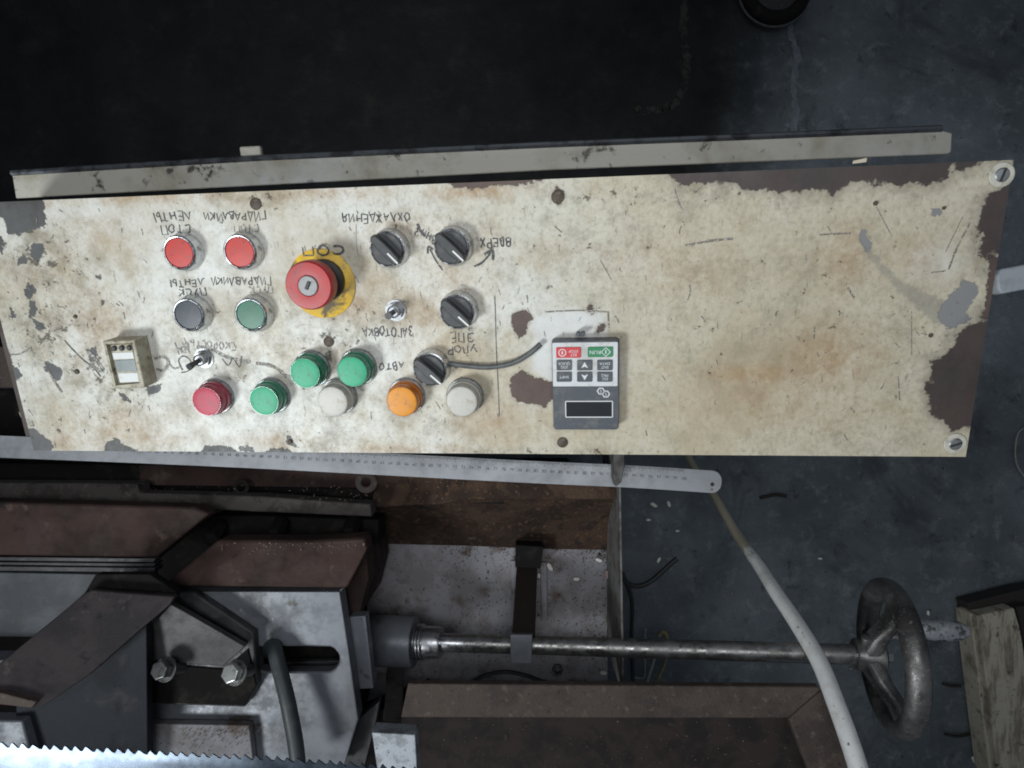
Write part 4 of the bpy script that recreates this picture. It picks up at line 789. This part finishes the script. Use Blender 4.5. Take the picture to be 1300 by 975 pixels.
for a in (66, 186, -54):
    b = MB(); sec = []
    for r_, w_, z_, th in ((.012, .0160, -.004, .012), (.035, .0125, .004, .010), (.058, .0140, .016, .0085), (.080, .0190, ZR, .0085)):
        e = WM.to_3x3(); tv = Vector((-math.sin(R(wang(a))), math.cos(R(wang(a))), 0)); p = Vector((r_ * math.cos(R(wang(a))), r_ * math.sin(R(wang(a))), z_))
        sec.append([WM @ (p + tv * (w_ * cx) + Vector((0, 0, th * cz))) for cx, cz in ((-1, -.5), (-.7, -1), (.7, -1), (1, -.5), (1, .5), (.7, 1), (-.7, 1), (-1, .5))])
    VV = [v for s_ in sec for v in s_]; FF = [tuple(range(7, -1, -1)), tuple(24 + i for i in range(8))]
    for i in range(3):
        for k in range(8): FF.append((i * 8 + k, i * 8 + (k + 1) % 8, (i + 1) * 8 + (k + 1) % 8, (i + 1) * 8 + k))
    b.add(VV, FF); lp('spoke', b, M['wheel'], .002)
h0 = wxyz(wang(176), RW * .96, ZR + .006); h1 = h0 + dirx * .125
HM = axisM(h0, h1)
lp('handle', MB().lathe([(.0085, 0), (.0085, .006), (.0105, .010), (.0128, .030), (.0140, .060), (.0140, .095), (.0124, .110), (.0080, .119), (.002, .122)], 32, HM), M['handle'])

# screw support: pale block and dark standing strap
sup = empty('screw_support', U(668, 760, 1.0), 'pale block on a dark strap holding the lead screw', 'support')
def sp2(name, mb, m, bevel=.001):
    mb.V = [tuple(Vector(v) - sup.location) for v in mb.V]; mb.build(name, m, sup, bevel=bevel)
b = MB(); b.solid([(648, 806), (676, 806), (675, 843), (648, 842)], .875, .03); sp2('bearing_block', b, M['casting'])
b = MB(); b.loft([U(656, 716, .985), U(682, 716, .985), U(679, 805, .88), U(650, 805, .88)], [U(656, 722, 1.003), U(682, 722, 1.003), U(679, 818, .91), U(650, 818, .91)]); sp2('strap', b, M['strap'])
for x0, x1, y0, y1 in ((648, 656, 712, 780), (686, 694, 714, 788)):
    b = MB(); b.solid([(x0, y0), (x1, y0), (x1 + 1, y1), (x0 + 2, y1)], .998, .006); sp2('weld_strip', b, M['speckle'])
b = MB(); b.solid([(655, 692), (690, 694), (686, 722), (654, 720)], .97, .05); sp2('foot', b, M['blackgap'])
# nut and cable on the tray
b = MB(); b.plate([tuple((U(708, 851, 1.0) + Vector((.0085 * math.cos(R(a)), .0085 * math.sin(R(a)), 0))).xy) for a in range(0, 360, 60)], [[tuple((U(708, 851, 1.0) + Vector((.0045 * math.cos(R(a)), .0045 * math.sin(R(a)), 0))).xy) for a in range(0, 360, 30)]], CAMZ - 1.006, CAMZ - .998)
tag(b.build('hex_nut', M['boltdark'], loc=U(708, 851, 1.005), bevel=.0006), 'dark hex nut on the tray below the shaft', 'nut')
q = spline([U(596, 868, .99), U(615, 858, 1.003), U(640, 853, 1.003), U(665, 857, 1.003), U(690, 866, 1.003), U(715, 872, .99)], 8)
tag(MB().tube(q, .0032, 8).build('cable', M['cable'], loc=q[0]), 'black cable lying on the tray below the shaft', 'cable')

# ------------------------------------------------------------------ rusty angle frame at the bottom
fr_ = empty('angle_frame', U(760, 930, 1.0), 'rusty brown frame of angle iron with dark recess at the bottom', 'frame')
def fp(name, mb, m, bevel=.0015, label=None):
    mb.V = [tuple(Vector(v) - fr_.location) for v in mb.V]; o = mb.build(name, m, fr_, bevel=bevel)
    if label: o['label'] = label
Df = .80
b = MB(); b.solid([(518, 868), (1040, 872), (1042, 876), (1001, 912), (509, 911)], Df, .012); fp('long_bar', b, M['rustpaint'])
b = MB(); b.solid([(1002, 912.5), (1043, 876.5), (1050, 890), (1100, 1010), (1040, 1010), (1014, 945)], Df + .0015, .012); fp('end_bar', b, M['rustpaint'])
b = MB(); b.solid([(509, 897), (1003, 898), (1050, 1010), (509, 1010)], .885, .03); fp('recess_floor', b, mat('dark_rust', (.034, .023, .019), .85, 0, [((.016, .012, .011), 30, .42, .62), ((.09, .06, .045), 120, .62, .72)], bump=(240, .5, .0015)), label='dark dirty recess inside the frame')
b = MB(); b.solid([(516, 902), (1000, 903), (1000, 909), (516, 908)], Df + .013, .07); fp('web', b, M['brownpaint'])
cr = MB()
for k in range(70): crumb(cr, U(random.uniform(525, 1010), random.uniform(915, 975), .884), random.uniform(.0005, .0016))
cr.V = [tuple(Vector(v) - fr_.location) for v in cr.V]; o = cr.build('chips', M['crumb2'], fr_); o['kind'] = 'stuff'

# ------------------------------------------------------------------ steel ruler
rp = spline([U(-80, 564, .835), U(0, 567, .832), U(300, 579.5, .828), U(640, 597.5, .825), U(800, 605, .82), U(916, 612.5, .815)], 14)
rw = .0272; b = MB(); VV = []; n = len(rp); dirs = [((rp[min(i + 1, n - 1)] - rp[max(i - 1, 0)]).normalized()) for i in range(n)]
sd = [Vector((-d.y, d.x, 0)).normalized() for d in dirs]
lim = [i for i in range(n)]
P_t = [rp[i] + sd[i] * rw / 2 for i in lim]; P_b = [rp[i] - sd[i] * rw / 2 for i in lim]
e = rp[-1]; d = dirs[-1]; s_ = sd[-1]; rc = .012
endc = [e - d * rc + s_ * (rw / 2 - rc) + (d * math.cos(R(a)) + s_ * math.sin(R(a))) * rc for a in range(80, -1, -16)] + [e - d * rc - s_ * (rw / 2 - rc) + (d * math.cos(R(a)) + s_ * math.sin(R(a))) * rc for a in range(0, -81, -16)]
keep = [i for i in range(n) if (e - rp[i]).dot(d) > rc]
VV = []; FF = []
for i in keep: VV += [P_t[i], P_b[i]]
for k in range(len(keep) - 1): FF.append((2 * k, 2 * k + 1, 2 * k + 3, 2 * k + 2))
base = len(VV); VV += endc; FF.append(tuple([base - 1] + [base + len(endc) - 1 - j for j in range(len(endc))] + [base - 2]))
nn = len(VV); VV = VV + [v - Vector((0, 0, .0012)) for v in VV]; FF = FF + [tuple(nn + j for j in reversed(f)) for f in FF]
for k in range(len(keep) - 1): FF += [(2 * k + 1, nn + 2 * k + 1, nn + 2 * k + 3, 2 * k + 3), (2 * k + 2, nn + 2 * k + 2, nn + 2 * k, 2 * k)]
for j in range(len(endc) - 1): FF.append((base + j, nn + base + j, nn + base + j + 1, base + j + 1))
ru = empty('steel_ruler', U(640, 597, .83), 'long steel ruler with rounded end lying under the panel edge', 'ruler')
b.add(VV, FF); b.V = [tuple(Vector(v) - ru.location) for v in b.V]; b.build('blade', M['ruler'], ru, sharp=25)
cum = [0.]
for i in range(1, n): cum.append(cum[-1] + (rp[i] - rp[i - 1]).length)
def rat(sdist, off, up=.0003):
    s2 = min(max(cum[-1] - sdist, 0), cum[-1]); i = max(0, min(n - 2, int(np.searchsorted(cum, s2)) - 1)); t = (s2 - cum[i]) / (cum[i + 1] - cum[i])
    return rp[i].lerp(rp[i + 1], t) + sd[i].lerp(sd[i + 1], t) * off + Vector((0, 0, up)), math.degrees(math.atan2(dirs[i].y, dirs[i].x))
tk = MB(); nu = MB()
for mm in range(0, 780):
    L_ = .006 if mm % 10 == 0 else (.0045 if mm % 5 == 0 else .003)
    for sg in (1,):
        p, a = rat(.046 + mm * .001, sg * rw / 2 * .98); p2, _ = rat(.046 + mm * .001, sg * (rw / 2 * .98 - L_))
        dd = Vector((math.cos(R(a)), math.sin(R(a)), 0)) * .00016; tk.add([p - dd, p + dd, p2 + dd, p2 - dd], [(0, 3, 2, 1)])
    if mm % 10 == 0:
        p, a = rat(.046 + mm * .001, .0015); put_text(nu, str(100 - mm // 10), p.x, p.y, p.z, .0052, a)
hole, _ = rat(.011, -.003)
for q in (tk, nu): q.V = [tuple(Vector(v) - ru.location) for v in q.V]
tk.build('scale_marks', M['ink'], ru); nu.build('numerals', M['ink'], ru)
b = MB().lathe([(.0024, -.0014), (.0024, .00025)], 20, Matrix.Translation(hole - ru.location)); b.build('hole', M['black'], ru)
hole2, _ = rat(.011, -.0095); b = MB().lathe([(.0012, -.0014), (.0012, .00025)], 12, Matrix.Translation(hole2 - ru.location)); b.build('hole', M['boltdark'], ru)

# ------------------------------------------------------------------ white hose rising from the floor
def hose_mat():
    m, nt, b = nodes('white_hose'); tc = N(nt, 'ShaderNodeTexCoord').outputs['Object']
    at = N(nt, 'ShaderNodeAttribute', attribute_name='dirty').outputs['Fac']
    c = mix(nt, ramp(nt, noise(nt, tc, 40, 6, .65), .45, .7), (.80, .80, .79), (.64, .63, .60))
    g = ramp(nt, mathn(nt, 'ADD', at, mathn(nt, 'MULTIPLY', mathn(nt, 'SUBTRACT', noise(nt, tc, 60, 6, .7), .5), .9)), .35, .65)
    c = mix(nt, g, c, (.36, .325, .25)); c = mix(nt, ramp(nt, noise(nt, tc, 130, 5, .6), .64, .72), c, (.16, .14, .11))
    nt.links.new(c, b.inputs['Base Color']); b.inputs['Roughness'].default_value = .5; return m
keyp = [(x, y, D, w_ * D / 2050) for x, y, D, w_ in ((830, 470, 1.42, 11), (845, 515, 1.38, 11), (876, 584, 1.28, 11), (905, 627, 1.19, 12.5), (935, 678, 1.09, 15), (962, 716, 1.0, 18), (985, 752, .93, 21), (1012, 792, .87, 23.5), (1040, 840, .815, 25.5), (1062, 895, .77, 27.5), (1080, 945, .74, 29), (1094, 990, .72, 30))]
hq = spline([U(x, y, D) for x, y, D, _ in keyp], 8); hr = []
for i in range(len(keyp) - 1): hr += [keyp[i][3] + (keyp[i + 1][3] - keyp[i][3]) * k / 8 for k in range(8)]
hr.append(keyp[-1][3]); b = MB().tube(hq, hr, 16); ho = b.build('white_hose', hose_mat(), loc=hq[0])
at = ho.data.attributes.new('dirty', 'FLOAT', 'POINT'); dv = []
for i in range(len(hq)):
    t = i / 8.; dv += [.85 if t < 4.0 else max(0., .85 - (t - 4.0) * .5) + (.38 if 8.9 < t < 9.4 else 0)] * 16
at.data.foreach_set('value', np.array(dv, np.float32))
tag(ho, 'white hose rising from the floor across the shaft, its lower end dirty', 'hose')

# ------------------------------------------------------------------ small things on and around the machine
b = MB(); wcx = U(465, 612, .86)
b.lathe([(.0062, 0), (.0062, .003), (.0075, .0042), (.0125, .0042), (.0142, .003), (.0142, 0)], 36, Matrix.Translation(wcx - Vector((0, 0, .003))), cap=False); b.F += [tuple(((5 * 36 + (k + 1) % 36), (5 * 36 + k), k, (k + 1) % 36)) for k in range(36)]
tag(b.build('washer', M['ledgedark'], loc=wcx), 'dusty round washer lying against the ruler edge', 'washer')
b = MB(); wc2 = U(307, 618, .884); b.lathe([(.006, 0), (.006, .002), (.0105, .002), (.0105, 0)], 28, Matrix.Translation(wc2 + Vector((0, 0, .001))), cap=False)
tag(b.build('washer', M['strap'], loc=wc2), 'faint brown ring on the dark rail, left of the dusty washer', 'washer')
def wire(name, L, D, r, m, label, cat='wire'):
    q = spline([U(x, y, d_) for (x, y), d_ in zip(L, D if isinstance(D, list) else [D] * len(L))], 8); tag(MB().tube(q, r, 8).build(name, M[m], loc=q[0]), label, cat)
wire('cable', [(790, 728), (797, 741), (812, 744), (828, 737), (845, 722), (860, 709)], 1.438, .0052, 'cable', 'thick black cable end on the floor beside the tray', 'cable')
wire('cable', [(792, 735), (800, 752), (803, 775), (802, 800), (803, 840), (804, 875)], 1.438, .0042, 'cable', 'thin black cable running down along the outer tray wall', 'cable')
wire('wire', [(816, 825), (820, 800), (818, 800)], 1.436, .0012, 'wwire', 'short pale wire end above the shaft')
wire('wire', [(806, 860), (816, 861), (819, 855), (819, 836), (820, 810)], 1.436, .0015, 'wwire', 'thin pale wire bent into a hook on the floor')
wire('wire', [(818, 878), (824, 858), (830, 838), (834, 815)], 1.43, .0030, 'wwire', 'pale wire crossing under the shaft')
wire('wire', [(828, 878), (838, 856), (845, 838), (848, 812), (842, 802), (836, 808)], 1.43, .0034, 'ywire', 'yellow wire looping under the shaft')
wire('wire', [(1310, 540), (1294, 548), (1289, 570), (1292, 592), (1306, 612)], 1.43, .0013, 'wwire', 'thin pale wire loop at the right edge of the picture')
wire('wood_splinter', [(1197, 868), (1208, 871), (1220, 871)], 1.442, .003, 'timberend', 'dark thin splinter on the floor right of the handwheel', 'splinter')
wire('wood_splinter', [(1200, 932), (1215, 935), (1232, 932)], 1.442, .003, 'timberend', 'dark thin splinter on the floor below the handwheel', 'splinter')
wire('wood_splinter', [(965, 632), (985, 628), (998, 630)], 1.442, .004, 'timberend', 'dark flat splinter on the floor right of the ruler end', 'splinter')
# timber block at lower right
tb = empty('timber_block', U(1270, 880, 1.40), 'cream painted wooden beam end standing in the bottom right corner', 'timber')
def tp(name, mb, m, bevel=.002):
    mb.V = [tuple(Vector(v) - tb.location) for v in mb.V]; mb.build(name, m, tb, bevel=bevel)
b = MB(); b.solid([(1240, 782), (1288, 772), (1296, 800), (1306, 860), (1340, 990), (1268, 990), (1255, 880)], 1.375, .06); tp('beam', b, M['timber'], .003)
b = MB(); b.solid([(1232, 779), (1239.5, 782.5), (1254.5, 881), (1267.5, 990), (1258, 990), (1244, 880)], 1.392, .05); tp('side_board', b, M['timber'])
b = MB(); b.solid([(1228, 766), (1300, 748), (1340, 742), (1340, 764), (1300, 770), (1234, 781)], 1.405, .04); tp('end_board', b, M['timberend'])
b = MB(); b.solid([(1290, 771), (1340, 765), (1340, 985), (1310, 870)], 1.385, .05); tp('dark_board', b, M['timberend'])
# pale bar end right of the panel
b = MB(); b.solid([(1266, 350), (1272, 341), (1340, 328), (1340, 360), (1272, 373), (1267, 366)], .98, .02); tag(b.build('pale_bar', M['pale'], loc=U(1300, 355, 1.0), bevel=.003), 'pale bluish bar end reaching in from the right edge', 'bar')
# black ring at the top
rg = empty('castor', U(985, -16, 1.45), 'black rubber castor cut off by the top edge', 'castor')
c = U(985, -14, 1.40)
b = MB(); VV = []; FF = []
for i in range(48):
    for k in range(12):
        a = 2 * math.pi * i / 48; t = 2 * math.pi * k / 12; rr = .060 + .014 * math.cos(t); VV.append(c + Vector((rr * math.cos(a), rr * math.sin(a), .014 * math.sin(t))) - rg.location)
for i in range(48):
    for k in range(12): FF.append((i * 12 + k, ((i + 1) % 48) * 12 + k, ((i + 1) % 48) * 12 + (k + 1) % 12, i * 12 + (k + 1) % 12))
b.add(VV, FF); b.build('tyre', M['blackgap'], rg)
b = MB().lathe([(.05, -.006), (.05, .003), (.012, .006), (.003, .006)], 32, Matrix.Translation(c - rg.location)); b.build('disc', M['cable'], rg)
b = MB().lathe([(.074, -.012), (.0765, -.009), (.0745, -.004)], 48, Matrix.Translation(c - rg.location), cap=False); b.build('rim_band', M['greycable'], rg)
